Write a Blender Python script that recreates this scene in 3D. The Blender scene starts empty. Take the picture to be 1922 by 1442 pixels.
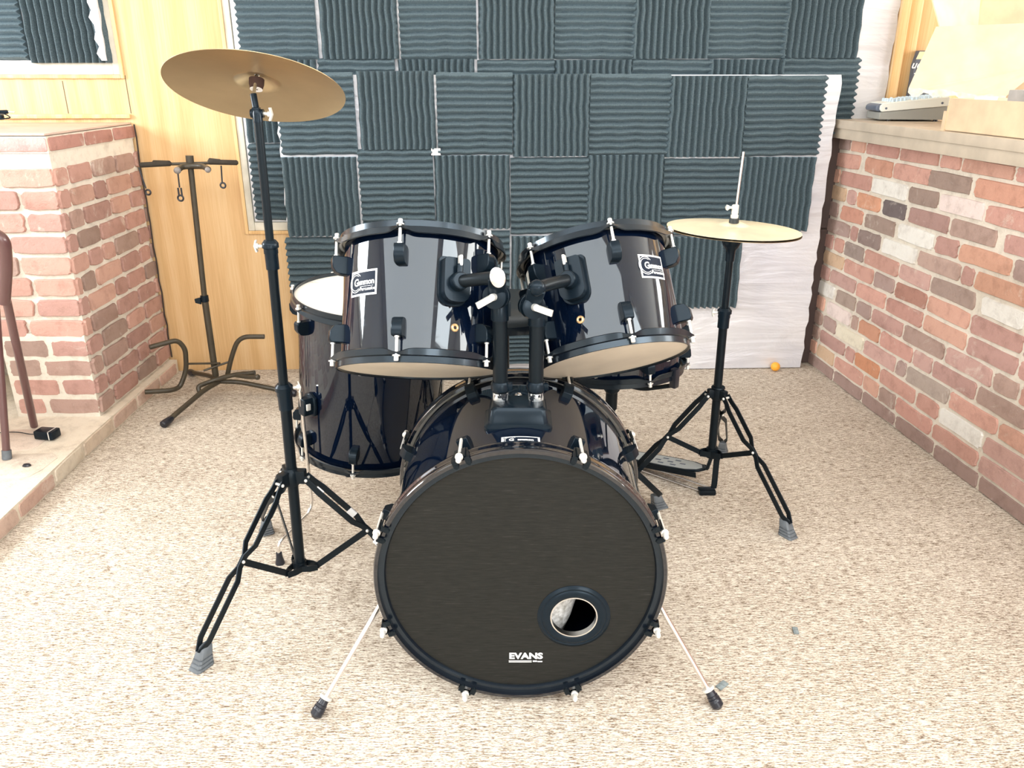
import bpy, bmesh, math, random
from mathutils import Matrix, Vector
from mathutils.geometry import tessellate_polygon
R_ = math.radians
PI = math.pi
rnd = random.Random(7)
COL = bpy.context.scene.collection
# ---------------------------------------------------------------- camera
F_PX, PITCH, CAM_H = 1500.0, R_(21.3), 1.23
def ray(px, py):
    u = (px-961)/F_PX; v = (721-py)/F_PX
    return Vector((u, math.cos(PITCH)+v*math.sin(PITCH), -math.sin(PITCH)+v*math.cos(PITCH)))
def atY(px, py, y):
    d = ray(px, py); s = y/d.y; return Vector((d.x*s, y, CAM_H+d.z*s))
def atZ(px, py, z=0.0):
    d = ray(px, py); s = (z-CAM_H)/d.z; return Vector((d.x*s, d.y*s, z))
cam = bpy.data.cameras.new('camera'); cam_o = bpy.data.objects.new('camera', cam); COL.objects.link(cam_o)
cam.sensor_width = 36; cam.sensor_fit = 'HORIZONTAL'; cam.lens = F_PX/1922*36; cam.clip_start = 0.02
cam_o.location = (0, 0, CAM_H); cam_o.rotation_euler = (PI/2-PITCH, 0, 0)
bpy.context.scene.camera = cam_o
# ---------------------------------------------------------------- materials
def new_mat(name):
    m = bpy.data.materials.new(name); m.use_nodes = True
    nt = m.node_tree; b = nt.nodes['Principled BSDF']
    return m, nt, b
def N(nt, t, **kw):
    n = nt.nodes.new(t)
    for k, v in kw.items():
        if k.startswith('i_'): n.inputs[k[2:].replace('_', ' ')].default_value = v
        else: setattr(n, k, v)
    return n
def ramp(nt, fac, stops):
    r = nt.nodes.new('ShaderNodeValToRGB'); el = r.color_ramp.elements
    el[0].position, el[0].color = stops[0][0], (*stops[0][1], 1)
    el[1].position, el[1].color = stops[-1][0], (*stops[-1][1], 1)
    for p, c in stops[1:-1]:
        e = el.new(p); e.color = (*c, 1)
    nt.links.new(fac, r.inputs['Fac']); return r.outputs['Color']
def coords(nt, scale=(1, 1, 1), kind='Object', rot=(0, 0, 0)):
    tc = nt.nodes.new('ShaderNodeTexCoord'); mp = nt.nodes.new('ShaderNodeMapping')
    mp.inputs['Scale'].default_value = scale; mp.inputs['Rotation'].default_value = rot
    nt.links.new(tc.outputs[kind], mp.inputs['Vector']); return mp.outputs['Vector']
def noise(nt, vec, scale, detail=4, rough=.55, dist=0):
    n = N(nt, 'ShaderNodeTexNoise'); n.inputs['Scale'].default_value = scale
    n.inputs['Detail'].default_value = detail; n.inputs['Roughness'].default_value = rough; n.inputs['Distortion'].default_value = dist
    nt.links.new(vec, n.inputs['Vector']); return n.outputs['Fac']
def bump(nt, b, h, strength=.3, dist=.002):
    n = N(nt, 'ShaderNodeBump'); n.inputs['Strength'].default_value = strength; n.inputs['Distance'].default_value = dist
    nt.links.new(h, n.inputs['Height']); nt.links.new(n.outputs['Normal'], b.inputs['Normal'])
def mat(name, col, rough=.5, metal=0, coat=0, nz=0, nscale=30, bmp=0, bscale=200, spec=.5):
    m, nt, b = new_mat(name)
    b.inputs['Base Color'].default_value = (*col, 1); b.inputs['Roughness'].default_value = rough
    b.inputs['Metallic'].default_value = metal; b.inputs['Coat Weight'].default_value = coat
    b.inputs['Coat Roughness'].default_value = .03; b.inputs['Specular IOR Level'].default_value = spec
    v = coords(nt)
    if nz:
        f = noise(nt, v, nscale, 5)
        lo = tuple(max(0, c*(1-nz)) for c in col); hi = tuple(min(1, c*(1+nz)) for c in col)
        nt.links.new(ramp(nt, f, [(.3, lo), (.7, hi)]), b.inputs['Base Color'])
    if bmp: bump(nt, b, noise(nt, v, bscale, 3), bmp)
    return m
M = {}
M['black_metal'] = mat('black_metal', (.005, .008, .011), .33, .0, .1, bmp=.05, bscale=300, spec=.4)
M['black_plastic'] = mat('black_plastic', (.005, .010, .016), .26, 0, .1, bmp=.03, spec=.4)
M['rubber'] = mat('rubber', (.11, .125, .14), .6, bmp=.1, nz=.3)
def inky(m, spec=.22):
    b = m.node_tree.nodes['Principled BSDF']; b.inputs['Specular Tint'].default_value = (.74, .88, 1, 1); b.inputs['Specular IOR Level'].default_value = spec; b.inputs['Coat Weight'].default_value = 0
for k_ in ('black_metal', 'black_plastic'): inky(M[k_])
M['black_rubber'] = mat('black_rubber', (.012, .014, .022), .3)
M['chrome'] = mat('chrome', (.85, .83, .82), .16, 1)
M['hoop_gloss'] = mat('gloss_hoop', (.003, .005, .010), .08, 0, 1)
M['hoop'] = mat('black_hoop', (.005, .008, .013), .24, 0, .4)
b_ = M['hoop'].node_tree.nodes['Principled BSDF']; b_.inputs['Coat Weight'].default_value = .15; b_.inputs['Specular Tint'].default_value = (.65, .84, 1, 1)
M['steel'] = mat('steel', (.78, .78, .78), .28, 1, nz=.1)
M['pale_screw'] = mat('pale_screw', (.85, .84, .8), .35, .5)
M['stand_brown'] = mat('stand_brown', (.045, .036, .022), .45, 0, .1, nz=.2)
M['foam_grip'] = mat('foam_grip', (.035, .028, .02), .85, nz=.3, bmp=.2)
M['chair_tube'] = mat('chair_tube', (.11, .05, .05), .3, 0, .4)
M['navy'] = mat('badge_navy', (.008, .014, .028), .5, spec=.1)
M['white_print'] = mat('white_print', (.85, .87, .88), .4)
M['head_white'] = mat('head_white', (.88, .85, .78), .45, nz=.03, nscale=6)
M['head_clear'] = mat('head_clear', (.86, .76, .62), .35, nz=.12, nscale=5)
M['brass'] = mat('vent_brass', (.85, .55, .28), .3, .6)
M['seat'] = mat('seat_vinyl', (.014, .02, .024), .5, bmp=.2)
M['cardboard'] = mat('cardboard', (.72, .56, .38), .8, nz=.12, nscale=12, bmp=.1)
M['paper'] = mat('paper', (.86, .86, .88), .6)
M['grey_board'] = mat('grey_board', (.42, .41, .40), .7, nz=.1)
M['dark_print'] = mat('dark_print', (.10, .12, .16), .5)
M['mixer_white'] = mat('mixer_white', (.86, .9, .86), .4)
M['mixer_dark'] = mat('mixer_dark', (.13, .16, .22), .45)
M['mixer_grey'] = mat('mixer_grey', (.36, .37, .35), .5)
M['knob_blue'] = mat('knob_blue', (.62, .76, .86), .4)
M['ball'] = mat('ball', (.95, .42, .04), .4)
M['chip'] = mat('chip', (.20, .24, .25), .6, nz=.3, nscale=150)
M['fleece'] = mat('fleece', (.8, .78, .72), .95, nz=.5, nscale=90, bmp=.8, bscale=120)
M['white_tape'] = mat('white_tape', (.85, .85, .86), .6)
M['white_paint'] = mat('white_paint', (.8, .78, .74), .6, nz=.05)
M['trim_white'] = mat('trim_white', (.68, .64, .54), .5, nz=.18, nscale=9, bmp=.05)
M['ledge_paint'] = mat('ledge_paint', (.58, .50, .40), .5, nz=.1, nscale=14, bmp=.04, bscale=60)
def shell_mat():
    m, nt, b = new_mat('black_gloss_shell')
    v = coords(nt)
    f = noise(nt, coords(nt, (1, 1, 3)), 26, 6, .75)
    b.inputs['Base Color'].default_value = (.0015, .0045, .014, 1); b.inputs['Specular Tint'].default_value = (.85, .95, .98, 1); b.inputs['Coat Tint'].default_value = (.9, .97, 1, 1)
    g = noise(nt, v, 9, 4, .7)
    mix = N(nt, 'ShaderNodeMath', operation='MULTIPLY'); nt.links.new(f, mix.inputs[0]); nt.links.new(g, mix.inputs[1])
    r = ramp(nt, mix.outputs[0], [(.3, (.035,)*3), (.48, (.30,)*3)])
    nt.links.new(r, b.inputs['Roughness'])
    b.inputs['Specular IOR Level'].default_value = .3; b.inputs['Coat Weight'].default_value = .6; b.inputs['Coat Roughness'].default_value = .02
    bump(nt, b, noise(nt, v, 7, 2), .05, .004)
    return m
M['shell'] = shell_mat()
def head_black():
    m, nt, b = new_mat('black_drumhead')
    v = coords(nt, (26, 26, 330)); f = noise(nt, v, 1.0, 5, .7)
    nt.links.new(ramp(nt, f, [(.3, (.006, .007, .007)), (.62, (.016, .0165, .015)), (.8, (.05, .05, .045))]), b.inputs['Base Color'])  # pale streaks in the colour stand for the carpet's blurred reflection
    b.inputs['Roughness'].default_value = .42; b.inputs['Specular IOR Level'].default_value = .22
    bump(nt, b, noise(nt, coords(nt, (1, 1, 1)), 4, 2), .1, .003)
    return m
M['head_black'] = head_black()
def cymbal_mat(name, col):
    m, nt, b = new_mat(name)
    tc = N(nt, 'ShaderNodeTexCoord'); sx = N(nt, 'ShaderNodeSeparateXYZ'); nt.links.new(tc.outputs['Object'], sx.inputs[0])
    cx = N(nt, 'ShaderNodeCombineXYZ'); nt.links.new(sx.outputs[0], cx.inputs[0]); nt.links.new(sx.outputs[1], cx.inputs[1])
    ln = N(nt, 'ShaderNodeVectorMath', operation='LENGTH'); nt.links.new(cx.outputs[0], ln.inputs[0])
    c2 = N(nt, 'ShaderNodeCombineXYZ'); nt.links.new(ln.outputs['Value'], c2.inputs[0])
    f = noise(nt, c2.outputs[0], 900, 3)
    bump(nt, b, f, .12, .0006)
    g = noise(nt, coords(nt), 14, 4)
    nt.links.new(ramp(nt, g, [(.3, tuple(c*.88 for c in col)), (.7, col)]), b.inputs['Base Color'])
    b.inputs['Metallic'].default_value = 1; b.inputs['Roughness'].default_value = .3
    b.inputs['Anisotropic'].default_value = .5
    return m
M['cymbal'] = cymbal_mat('cymbal_bronze', (.52, .42, .27))
M['hihat'] = cymbal_mat('hihat_brass', (.98, .90, .66))
M['hihat'].node_tree.nodes['Principled BSDF'].inputs['Metallic'].default_value = .55; M['hihat'].node_tree.nodes['Principled BSDF'].inputs['Roughness'].default_value = .42
def foam_mat():
    m, nt, b = new_mat('charcoal_foam')
    v = coords(nt)
    nt.links.new(ramp(nt, noise(nt, v, 260, 3), [(.3, (.042, .064, .078)), (.7, (.105, .145, .165))]), b.inputs['Base Color'])
    b.inputs['Roughness'].default_value = .95; b.inputs['Specular IOR Level'].default_value = .15
    b.inputs['Sheen Weight'].default_value = .4; b.inputs['Sheen Tint'].default_value = (.6, .8, .9, 1)
    bump(nt, b, noise(nt, v, 500, 2), .5, .001)
    return m
M['foam'] = foam_mat()
def foil_mat():
    m, nt, b = new_mat('foil_face')
    v = coords(nt, (2.2, 2.2, 5))
    w = noise(nt, v, 1.6, 4, .55, 1.6)
    v2 = coords(nt, (1, 1, 12)); w2 = noise(nt, v2, 1.2, 3, .5, .6)
    ad = N(nt, 'ShaderNodeMath', operation='ADD'); nt.links.new(w, ad.inputs[0]); nt.links.new(w2, ad.inputs[1])
    nt.links.new(ramp(nt, noise(nt, coords(nt), 3, 3), [(.3, (.66, .67, .74)), (.7, (.84, .85, .88))]), b.inputs['Base Color'])
    b.inputs['Metallic'].default_value = .25; b.inputs['Roughness'].default_value = .42
    bump(nt, b, ad.outputs[0], .6, .012)
    return m
M['foil'] = foil_mat()
def wood_mat(name, a, c, d, scl=(1, 1, 1)):
    m, nt, b = new_mat(name)
    v = coords(nt, (7*scl[0], 7, .5*scl[2]))
    w = N(nt, 'ShaderNodeTexWave', wave_type='RINGS', rings_direction='SPHERICAL'); nt.links.new(v, w.inputs['Vector'])
    w.inputs['Scale'].default_value = 1.3; w.inputs['Distortion'].default_value = 7; w.inputs['Detail'].default_value = 2; w.inputs['Detail Scale'].default_value = .5
    f2 = noise(nt, coords(nt, (220*scl[0], 220, 6*scl[2])), 1, 3)
    mx = N(nt, 'ShaderNodeMath', operation='MULTIPLY_ADD'); nt.links.new(w.outputs['Fac'], mx.inputs[0]); mx.inputs[1].default_value = .35; nt.links.new(f2, mx.inputs[2])
    nt.links.new(ramp(nt, mx.outputs[0], [(.3, a), (.65, c), (.95, d)]), b.inputs['Base Color'])
    b.inputs['Roughness'].default_value = .38
    bump(nt, b, f2, .06, .001)
    return m
M['wood'] = wood_mat('oak_panel', (.61, .37, .165), (.69, .445, .215), (.75, .52, .28))
M['wood_trim'] = wood_mat('oak_trim', (.62, .36, .15), (.74, .47, .21), (.82, .58, .30))
def carpet_mat():
    m, nt, b = new_mat('loop_carpet')
    tc = N(nt, 'ShaderNodeTexCoord')
    f = noise(nt, coords(nt, (46, 320, 1)), 1, 3, .62, .15)
    f2 = noise(nt, coords(nt, (170, 560, 1)), 1, 2, .6)
    big = noise(nt, coords(nt, (1, 1.6, 1)), 2.2, 4)
    med = noise(nt, coords(nt, (9, 45, 1)), 1, 3)
    def madd(x, k, y):
        n = N(nt, 'ShaderNodeMath', operation='MULTIPLY_ADD'); nt.links.new(x, n.inputs[0]); n.inputs[1].default_value = k
        if isinstance(y, (int, float)): n.inputs[2].default_value = y
        else: nt.links.new(y, n.inputs[2])
        return n.outputs[0]
    a = madd(f2, .7, f); t = madd(big, .10, a); t = madd(med, .16, t); t = madd(t, .5, .01)
    nt.links.new(ramp(nt, t, [(.39, (.13, .09, .065)), (.45, (.31, .245, .185)), (.50, (.56, .487, .40)), (.57, (.80, .735, .64))]), b.inputs['Base Color'])
    b.inputs['Roughness'].default_value = 1; b.inputs['Specular IOR Level'].default_value = .05
    bump(nt, b, a, .5, .004)
    return m
M['carpet'] = carpet_mat()
def brick_mat(name, rough_bump=.5):
    m, nt, b = new_mat(name)
    at = N(nt, 'ShaderNodeAttribute', attribute_name='tint')
    v = coords(nt)
    n1 = noise(nt, v, 24, 6, .65); n2 = noise(nt, v, 120, 4, .7); n3 = noise(nt, v, 9, 5, .7, .8)
    hs = N(nt, 'ShaderNodeMix', data_type='RGBA', blend_type='MULTIPLY'); hs.inputs['Factor'].default_value = .75
    nt.links.new(at.outputs['Color'], hs.inputs[6]); nt.links.new(ramp(nt, n1, [(.25, (.62, .58, .56)), (.5, (.95, .93, .92)), (.75, (1, 1, 1))]), hs.inputs[7])
    w = N(nt, 'ShaderNodeMix', data_type='RGBA')
    fr = ramp(nt, n3, [(.60, (0, 0, 0)), (.74, (.5, .5, .5))])
    nt.links.new(fr, w.inputs[0]); nt.links.new(hs.outputs[2], w.inputs[6]); w.inputs[7].default_value = (.80, .73, .64, 1)
    nt.links.new(w.outputs[2], b.inputs['Base Color'])
    b.inputs['Roughness'].default_value = .88
    ad = N(nt, 'ShaderNodeMath', operation='ADD'); nt.links.new(n1, ad.inputs[0]); nt.links.new(n2, ad.inputs[1])
    bump(nt, b, ad.outputs[0], rough_bump, .006)
    return m
M['brick'] = brick_mat('old_brick')
# ---------------------------------------------------------------- mesh builder
def frame_from(d, up=None):
    d = Vector(d).normalized(); up = Vector(up) if up is not None else Vector((0, 0, 1))
    if abs(d.dot(up.normalized())) > .98: up = Vector((1, 0, 0)) if abs(d.x) < .9 else Vector((0, 1, 0))
    x = up.cross(d).normalized(); y = d.cross(x).normalized(); return x, y, d
def MX(o, x, y, z):
    return Matrix(((x[0], y[0], z[0], o[0]), (x[1], y[1], z[1], o[1]), (x[2], y[2], z[2], o[2]), (0, 0, 0, 1)))
class MB:
    def __init__(s): s.v = []; s.f = []; s.c = []
    def add(s, vs, fs, col=None):
        o = len(s.v); s.v += [Vector(v) for v in vs]; s.f += [tuple(o+i for i in f) for f in fs]; s.c += [col]*len(fs); return s
    def box(s, c, d, X=None, col=None, bev=0):
        hx, hy, hz = d[0]/2, d[1]/2, d[2]/2
        bm = bmesh.new(); bmesh.ops.create_cube(bm, size=1)
        for v in bm.verts: v.co = Vector((v.co.x*d[0], v.co.y*d[1], v.co.z*d[2]))
        if bev: bmesh.ops.bevel(bm, geom=bm.edges[:], offset=min(bev, min(d)*.45), segments=2, affect='EDGES', profile=.6)
        bm.verts.index_update()
        vs = [v.co.copy() for v in bm.verts]; fs = [[v.index for v in f.verts] for f in bm.faces]; bm.free()
        T = X if X is not None else Matrix.Identity(4)
        return s.add([T @ (v+Vector(c)) for v in vs], fs, col)
    def loft(s, rings, closed=True, cap=True):
        n = len(rings[0]); vs = [p for r in rings for p in r]; fs = []
        for i in range(len(rings)-1):
            for j in range(n if closed else n-1):
                k = (j+1) % n; fs.append((i*n+j, i*n+k, (i+1)*n+k, (i+1)*n+j))
        if cap: fs.append(tuple(range(n-1, -1, -1))); fs.append(tuple((len(rings)-1)*n+j for j in range(n)))
        return s.add(vs, fs)
    def cyl(s, p0, p1, r0, r1=None, n=20, cap=True):
        r1 = r0 if r1 is None else r1; p0 = Vector(p0); p1 = Vector(p1); x, y, d = frame_from(p1-p0)
        rg = []
        for p, r in ((p0, r0), (p1, r1)):
            rg.append([p+(x*math.cos(2*PI*i/n)+y*math.sin(2*PI*i/n))*r for i in range(n)])
        return s.loft(rg, True, cap)
    def rod(s, p0, p1, prof, n=24):     # prof: [(t along in m, radius)]
        p0 = Vector(p0); x, y, d = frame_from(Vector(p1)-p0)
        return s.loft([[p0+d*t+(x*math.cos(2*PI*i/n)+y*math.sin(2*PI*i/n))*r for i in range(n)] for t, r in prof])
    def tube(s, path, r, n=12, cap=True):
        P = [Vector(p) for p in path]; rg = []; x = None
        for i, p in enumerate(P):
            d = (P[min(i+1, len(P)-1)]-P[max(i-1, 0)]).normalized()
            if x is None: x, y, _ = frame_from(d)
            else: x = (x-d*x.dot(d)).normalized()
            y = d.cross(x); rr = r[i] if isinstance(r, (list, tuple)) else r
            rg.append([p+(x*math.cos(2*PI*k/n)+y*math.sin(2*PI*k/n))*rr for k in range(n)])
        return s.loft(rg, True, cap)
    def strip(s, path, w, t, nrm):      # flat bar along path; w is measured across nrm
        P = [Vector(p) for p in path]; nrm = Vector(nrm).normalized(); rg = []
        for i, p in enumerate(P):
            d = (P[min(i+1, len(P)-1)]-P[max(i-1, 0)]).normalized()
            b = d.cross(nrm).normalized(); nn = b.cross(d).normalized()
            rg.append([p+b*a*w/2+nn*c*t/2 for a, c in ((-1, -1), (1, -1), (1, 1), (-1, 1))])
        return s.loft(rg)
    def lathe(s, prof, X=None, n=64, close=False):
        X = X if X is not None else Matrix.Identity(4); vs = []; fs = []; m = len(prof)
        for i in range(n):
            a = 2*PI*i/n
            for r, z in prof: vs.append(X @ Vector((r*math.cos(a), r*math.sin(a), z)))
        for i in range(n):
            k = (i+1) % n
            for j in range(m if close else m-1):
                l = (j+1) % m; fs.append((i*m+j, k*m+j, k*m+l, i*m+l))
        return s.add(vs, fs)
    def disc(s, r, z, X=None, n=64, rings=6, bow=0):
        return s.lathe([(max(r*i/rings, 1e-5), z+bow*(1-(i/rings)**2)) for i in range(rings+1)], X, n)
    def prism(s, poly, h, X=None):      # poly in local xy, extruded 0..h along local z
        X = X if X is not None else Matrix.Identity(4); n = len(poly)
        vs = [X @ Vector((p[0], p[1], 0)) for p in poly]+[X @ Vector((p[0], p[1], h)) for p in poly]
        fs = [(i, (i+1) % n, n+(i+1) % n, n+i) for i in range(n)]
        for t in tessellate_polygon([[Vector((p[0], p[1], 0)) for p in poly]]):
            fs.append(tuple(t)[::-1]); fs.append(tuple(i+n for i in t))
        return s.add(vs, fs)
    def sphere(s, c, r, n=20, sc=(1, 1, 1)):
        prof = [(max(r*math.sin(PI*i/12), 1e-5), -r*math.cos(PI*i/12)) for i in range(13)]
        return s.lathe(prof, Matrix.Translation(c) @ Matrix.Diagonal((*sc, 1)), n)
ROOT = {}
def thing(name, label, cat, M4=None, group=None, kind=None):
    o = bpy.data.objects.new(name, None); COL.objects.link(o); M4 = M4 if M4 is not None else Matrix.Identity(4)
    if not isinstance(M4, Matrix): M4 = Matrix.Translation(M4)
    o.empty_display_size = .05; o.matrix_world = M4; ROOT[o.name] = M4
    meta(o, label, cat, group, kind); return o
def meta(o, label=None, cat=None, group=None, kind=None):
    if label: o['label'] = label
    if cat: o['category'] = cat
    if group: o['group'] = group
    if kind: o['kind'] = kind
    return o
def build(mb, name, m, parent=None, label=None, sharp=38, flat=False, origin=None, world=True, bevel=0):
    """link the collected shapes as ONE mesh; shapes are in world space unless world=False (then in the root's local space)"""
    Mr = ROOT[parent.name] if parent is not None else (Matrix.Translation(origin) if origin is not None else Matrix.Identity(4))
    inv = Mr.inverted()
    vs = [inv @ v for v in mb.v] if world else mb.v
    me = bpy.data.meshes.new(name); me.from_pydata([tuple(v) for v in vs], [], mb.f); me.validate(); 
    if any(c is not None for c in mb.c) and len(me.polygons) == len(mb.c):
        a = me.color_attributes.new('tint', 'FLOAT_COLOR', 'CORNER')
        for p, c in zip(me.polygons, mb.c):
            for li in p.loop_indices: a.data[li].color = (*(c or (.5, .5, .5)), 1)
    bm = bmesh.new(); bm.from_mesh(me); bmesh.ops.recalc_face_normals(bm, faces=bm.faces[:]); bm.to_mesh(me); bm.free()
    if not flat:
        for p in me.polygons: p.use_smooth = True
        me.set_sharp_from_angle(angle=R_(sharp))
    me.materials.append(M[m] if isinstance(m, str) else m)
    o = bpy.data.objects.new(name, me); COL.objects.link(o)
    if parent is not None: o.parent = parent; ROOT[o.name] = Mr
    else: o.matrix_world = Mr; ROOT[o.name] = Mr
    if label: o['label'] = label
    if bevel:
        md = o.modifiers.new('bevel', 'BEVEL'); md.width = bevel; md.segments = 2; md.limit_method = 'ANGLE'; md.angle_limit = R_(40)
    return o
def fillet(path, rad=.03, n=6):
    P = [Vector(p) for p in path]; out = [P[0]]
    for i in range(1, len(P)-1):
        a = P[i-1]-P[i]; b = P[i+1]-P[i]; r = min(rad, a.length*.45, b.length*.45)
        s = P[i]+a.normalized()*r; e = P[i]+b.normalized()*r
        for k in range(n+1):
            t = k/n; out.append(s*(1-t)**2+P[i]*2*t*(1-t)+e*t*t)
    out.append(P[-1]); return out
def text_polys(txt, size, bold=0.0, shear=0.0, sx=1.0):
    cu = bpy.data.curves.new('t', 'FONT'); cu.body = txt; cu.size = size; cu.align_x = 'CENTER'; cu.align_y = 'CENTER'
    cu.offset = bold; cu.shear = shear; cu.resolution_u = 3
    o = bpy.data.objects.new('t', cu); COL.objects.link(o); bpy.context.view_layer.update()
    me = bpy.data.meshes.new_from_object(o.evaluated_get(bpy.context.evaluated_depsgraph_get()))
    vs = [(v.co.x*sx, v.co.y) for v in me.vertices]; fs = [tuple(p.vertices) for p in me.polygons]
    bpy.data.objects.remove(o); bpy.data.curves.remove(cu); bpy.data.meshes.remove(me); return vs, fs
def map_add(mb, vs, fs, fn): mb.add([fn(u, v) for u, v in vs], fs)
def grid(u0, u1, v0, v1, nu, nv):
    vs = [(u0+(u1-u0)*i/nu, v0+(v1-v0)*j/nv) for j in range(nv+1) for i in range(nu+1)]
    fs = [(j*(nu+1)+i, j*(nu+1)+i+1, (j+1)*(nu+1)+i+1, (j+1)*(nu+1)+i) for j in range(nv) for i in range(nu)]
    return vs, fs
def arc(mb, fn, cx, cy, r, w, a0, a1, n=24):
    vs = []; 
    for i in range(n+1):
        a = R_(a0+(a1-a0)*i/n)
        vs += [(cx+(r-w/2)*math.cos(a), cy+(r-w/2)*math.sin(a)*1.05), (cx+(r+w/2)*math.cos(a), cy+(r+w/2)*math.sin(a)*1.05)]
    map_add(mb, vs, [(2*i, 2*i+1, 2*i+3, 2*i+2) for i in range(n)], fn)
# ================================================================= ROOM
WA = math.atan(.04); WM = Matrix.Translation((0, 3.375, 0)) @ Matrix.Rotation(WA, 4, 'Z')   # back wall frame: x along, -y to the room
WMi = WM.inverted()
def wp(px, py, off):       # point on the plane at distance off in front of the back wall -> wall frame (u, z)
    o = WMi @ Vector((0, 0, CAM_H)); d = WMi.to_3x3() @ ray(px, py); s = (-off-o.y)/d.y
    return Vector((o.x+d.x*s, -off, o.z+d.z*s))
def struct(mb, name, m, **k):
    o = build(mb, name, m, **k); o['kind'] = 'structure'; return o
mb = MB(); mb.add([(-4, -3, 0), (4.5, -3, 0), (4.5, 4.5, 0), (-4, 4.5, 0)], [(0, 1, 2, 3)]); struct(mb, 'floor', 'carpet', flat=True)
mb = MB(); mb.box((.25, .6, 2.66), (8.6, 7.6, .1)); struct(mb, 'ceiling', 'white_paint', flat=True)
# back wall of oak veneer sheets with two window openings
def wbox(mb, u0, u1, z0, z1, y0, y1, **k): mb.box(((u0+u1)/2, (y0+y1)/2, (z0+z1)/2), (u1-u0, y1-y0, z1-z0), X=WM, **k)
mb = MB()
# openings: A (left) u -2.35..-1.545, z 1.215..2.2 ; B (centre) u -1.095..1.50, z .615..2.2
for (a, b, z0, z1) in ((-3.2, -2.5, 0, 2.62), (-2.5, -1.512, 0, 1.215), (-2.5, -1.512, 2.2, 2.62), (-1.512, -1.10, 0, 2.62), (-1.10, 1.512, 0, .61), (-1.10, 1.512, 2.2, 2.62), (1.512, 4.2, 0, 2.62)):
    wbox(mb, a, b, z0, z1, 0, .12)
# seams between the sheets
back = struct(mb, 'wall_back', 'wood', flat=True)
mb = MB()
for u in (-1.499,): wbox(mb, u-.0015, u+.0015, 1.08, 1.22, -.0006, .0)
wbox(mb, -1.742, -1.739, 1.08, 1.2, -.0006, 0)
struct(mb, 'trim_1', mat('seam_dark', (.12, .08, .05), .8), flat=True)
# window A: white frame, oak bead, foil and foam inside
def window_frame(name, u0, u1, z0, z1, wl, wb, dep, rj=True):
    mb = MB()
    wbox(mb, u0, u0+wl, z0, z1, -.006, dep, bev=.003)
    if rj: wbox(mb, u1-wl, u1, z0, z1, -.006, dep, bev=.003)
    wbox(mb, u0+wl, u1-wl, z0, z0+wb, -.004, dep, bev=.003); wbox(mb, u0+wl, u1-wl, z1-wb, z1, -.004, dep, bev=.003)
    w = struct(mb, name, 'trim_white')
    mb = MB(); t = .014
    wbox(mb, u0-t, u0, z0-t, z1+t, -.012, 0, bev=.003)
    if rj: wbox(mb, u1, u1+t, z0-t, z1+t, -.012, 0, bev=.003)
    wbox(mb, u0, u1, z0-t, z0, -.012, 0, bev=.003); wbox(mb, u0, u1, z1, z1+t, -.012, 0, bev=.003)
    build(mb, 'window_bead', 'wood_trim', w, label='narrow oak bead around the window frame')
    return w
window_frame('window_1', -2.49, -1.513, 1.222, 2.19, .026, .045, .1)
window_frame('window_2', -1.095, 1.512, .617, 2.19, .026, .034, .1, False)
# post/casing right of the centre window, and casing groove
mb = MB(); wbox(mb, 1.512, 1.548, .9, 2.5, -.022, 0, bev=.004); wbox(mb, 1.548, 1.60, .9, 2.5, -.012, 0, bev=.004)
struct(mb, 'trim_2', 'wood_trim')
mb = MB(); wbox(mb, -2.4, -1.50, 1.062, 1.078, -.016, 0, bev=.003); struct(mb, 'trim_3', 'wood_trim')
# ---- bricks
PAL = [tuple(min(1, .06+x*1.06) for x in c) for c in [(.47, .235, .185), (.52, .27, .21), (.43, .23, .19), (.56, .30, .22), (.36, .235, .19), (.40, .22, .185), (.60, .33, .24), (.50, .26, .20), (.33, .22, .19), (.46, .27, .23)]]
WHT = (.82, .80, .75); CRM = (.78, .72, .58); DRK = (.16, .13, .13); ORG = (.66, .36, .20); SPK = (.80, .68, .64); TAN = (.62, .44, .30); BRN = (.34, .25, .21)
MORTAR = (.76, .70, .60)
def brick_face(mb, fn, u0, u1, v0, v1, col, rise=.006, jit=.003, rnd=rnd, m=.0065):
    """one brick as a raised, chipped rounded block; fn(u, v, h) -> world"""
    u0 += m; u1 -= m; v0 += m*.9; v1 -= m*.9
    cu, cv, a, b = (u0+u1)/2, (v0+v1)/2, (u1-u0)/2, (v1-v0)/2
    rc = min(a, b)*.38; ring = []
    for (sx, sy, a0) in ((1, 1, 0), (-1, 1, 90), (-1, -1, 180), (1, -1, 270)):
        c = (cu+sx*(a-rc), cv+sy*(b-rc)); rr = rc*rnd.uniform(.75, 1.15)
        for k in range(4):
            t = R_(a0+k*30); ring.append((c[0]+math.cos(t)*rr*1.02, c[1]+math.sin(t)*rr*1.02))
        # a mid point on the next long side
        nx = {(1, 1): (-1, 1), (-1, 1): (-1, -1), (-1, -1): (1, -1), (1, -1): (1, 1)}[(sx, sy)]
        for t in (.33, .66):
            ring.append((cu+a*(sx*(1-t)+nx[0]*t), cv+b*(sy*(1-t)+nx[1]*t)))
    ring = [(u+rnd.uniform(-jit, jit), v+rnd.uniform(-jit, jit)*.7) for u, v in ring]
    n = len(ring); vs = []
    for sc, h in ((1.0, -.004), (.985, rise*.55), (.93, rise)):
        for u, v in ring: vs.append(fn(cu+(u-cu)*(1-(1-sc)*.03/a if a > .03 else sc), cv+(v-cv)*(1-(1-sc)*.03/b if b > .03 else sc), h+(rnd.uniform(-.001, .001) if h > 0 else 0)))
    fs = []
    for i in range(2):
        for j in range(n): k = (j+1) % n; fs.append((i*n+j, i*n+k, (i+1)*n+k, (i+1)*n+j))
    fs.append(tuple(2*n+j for j in range(n)))
    mb.add(vs, fs, col)
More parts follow.
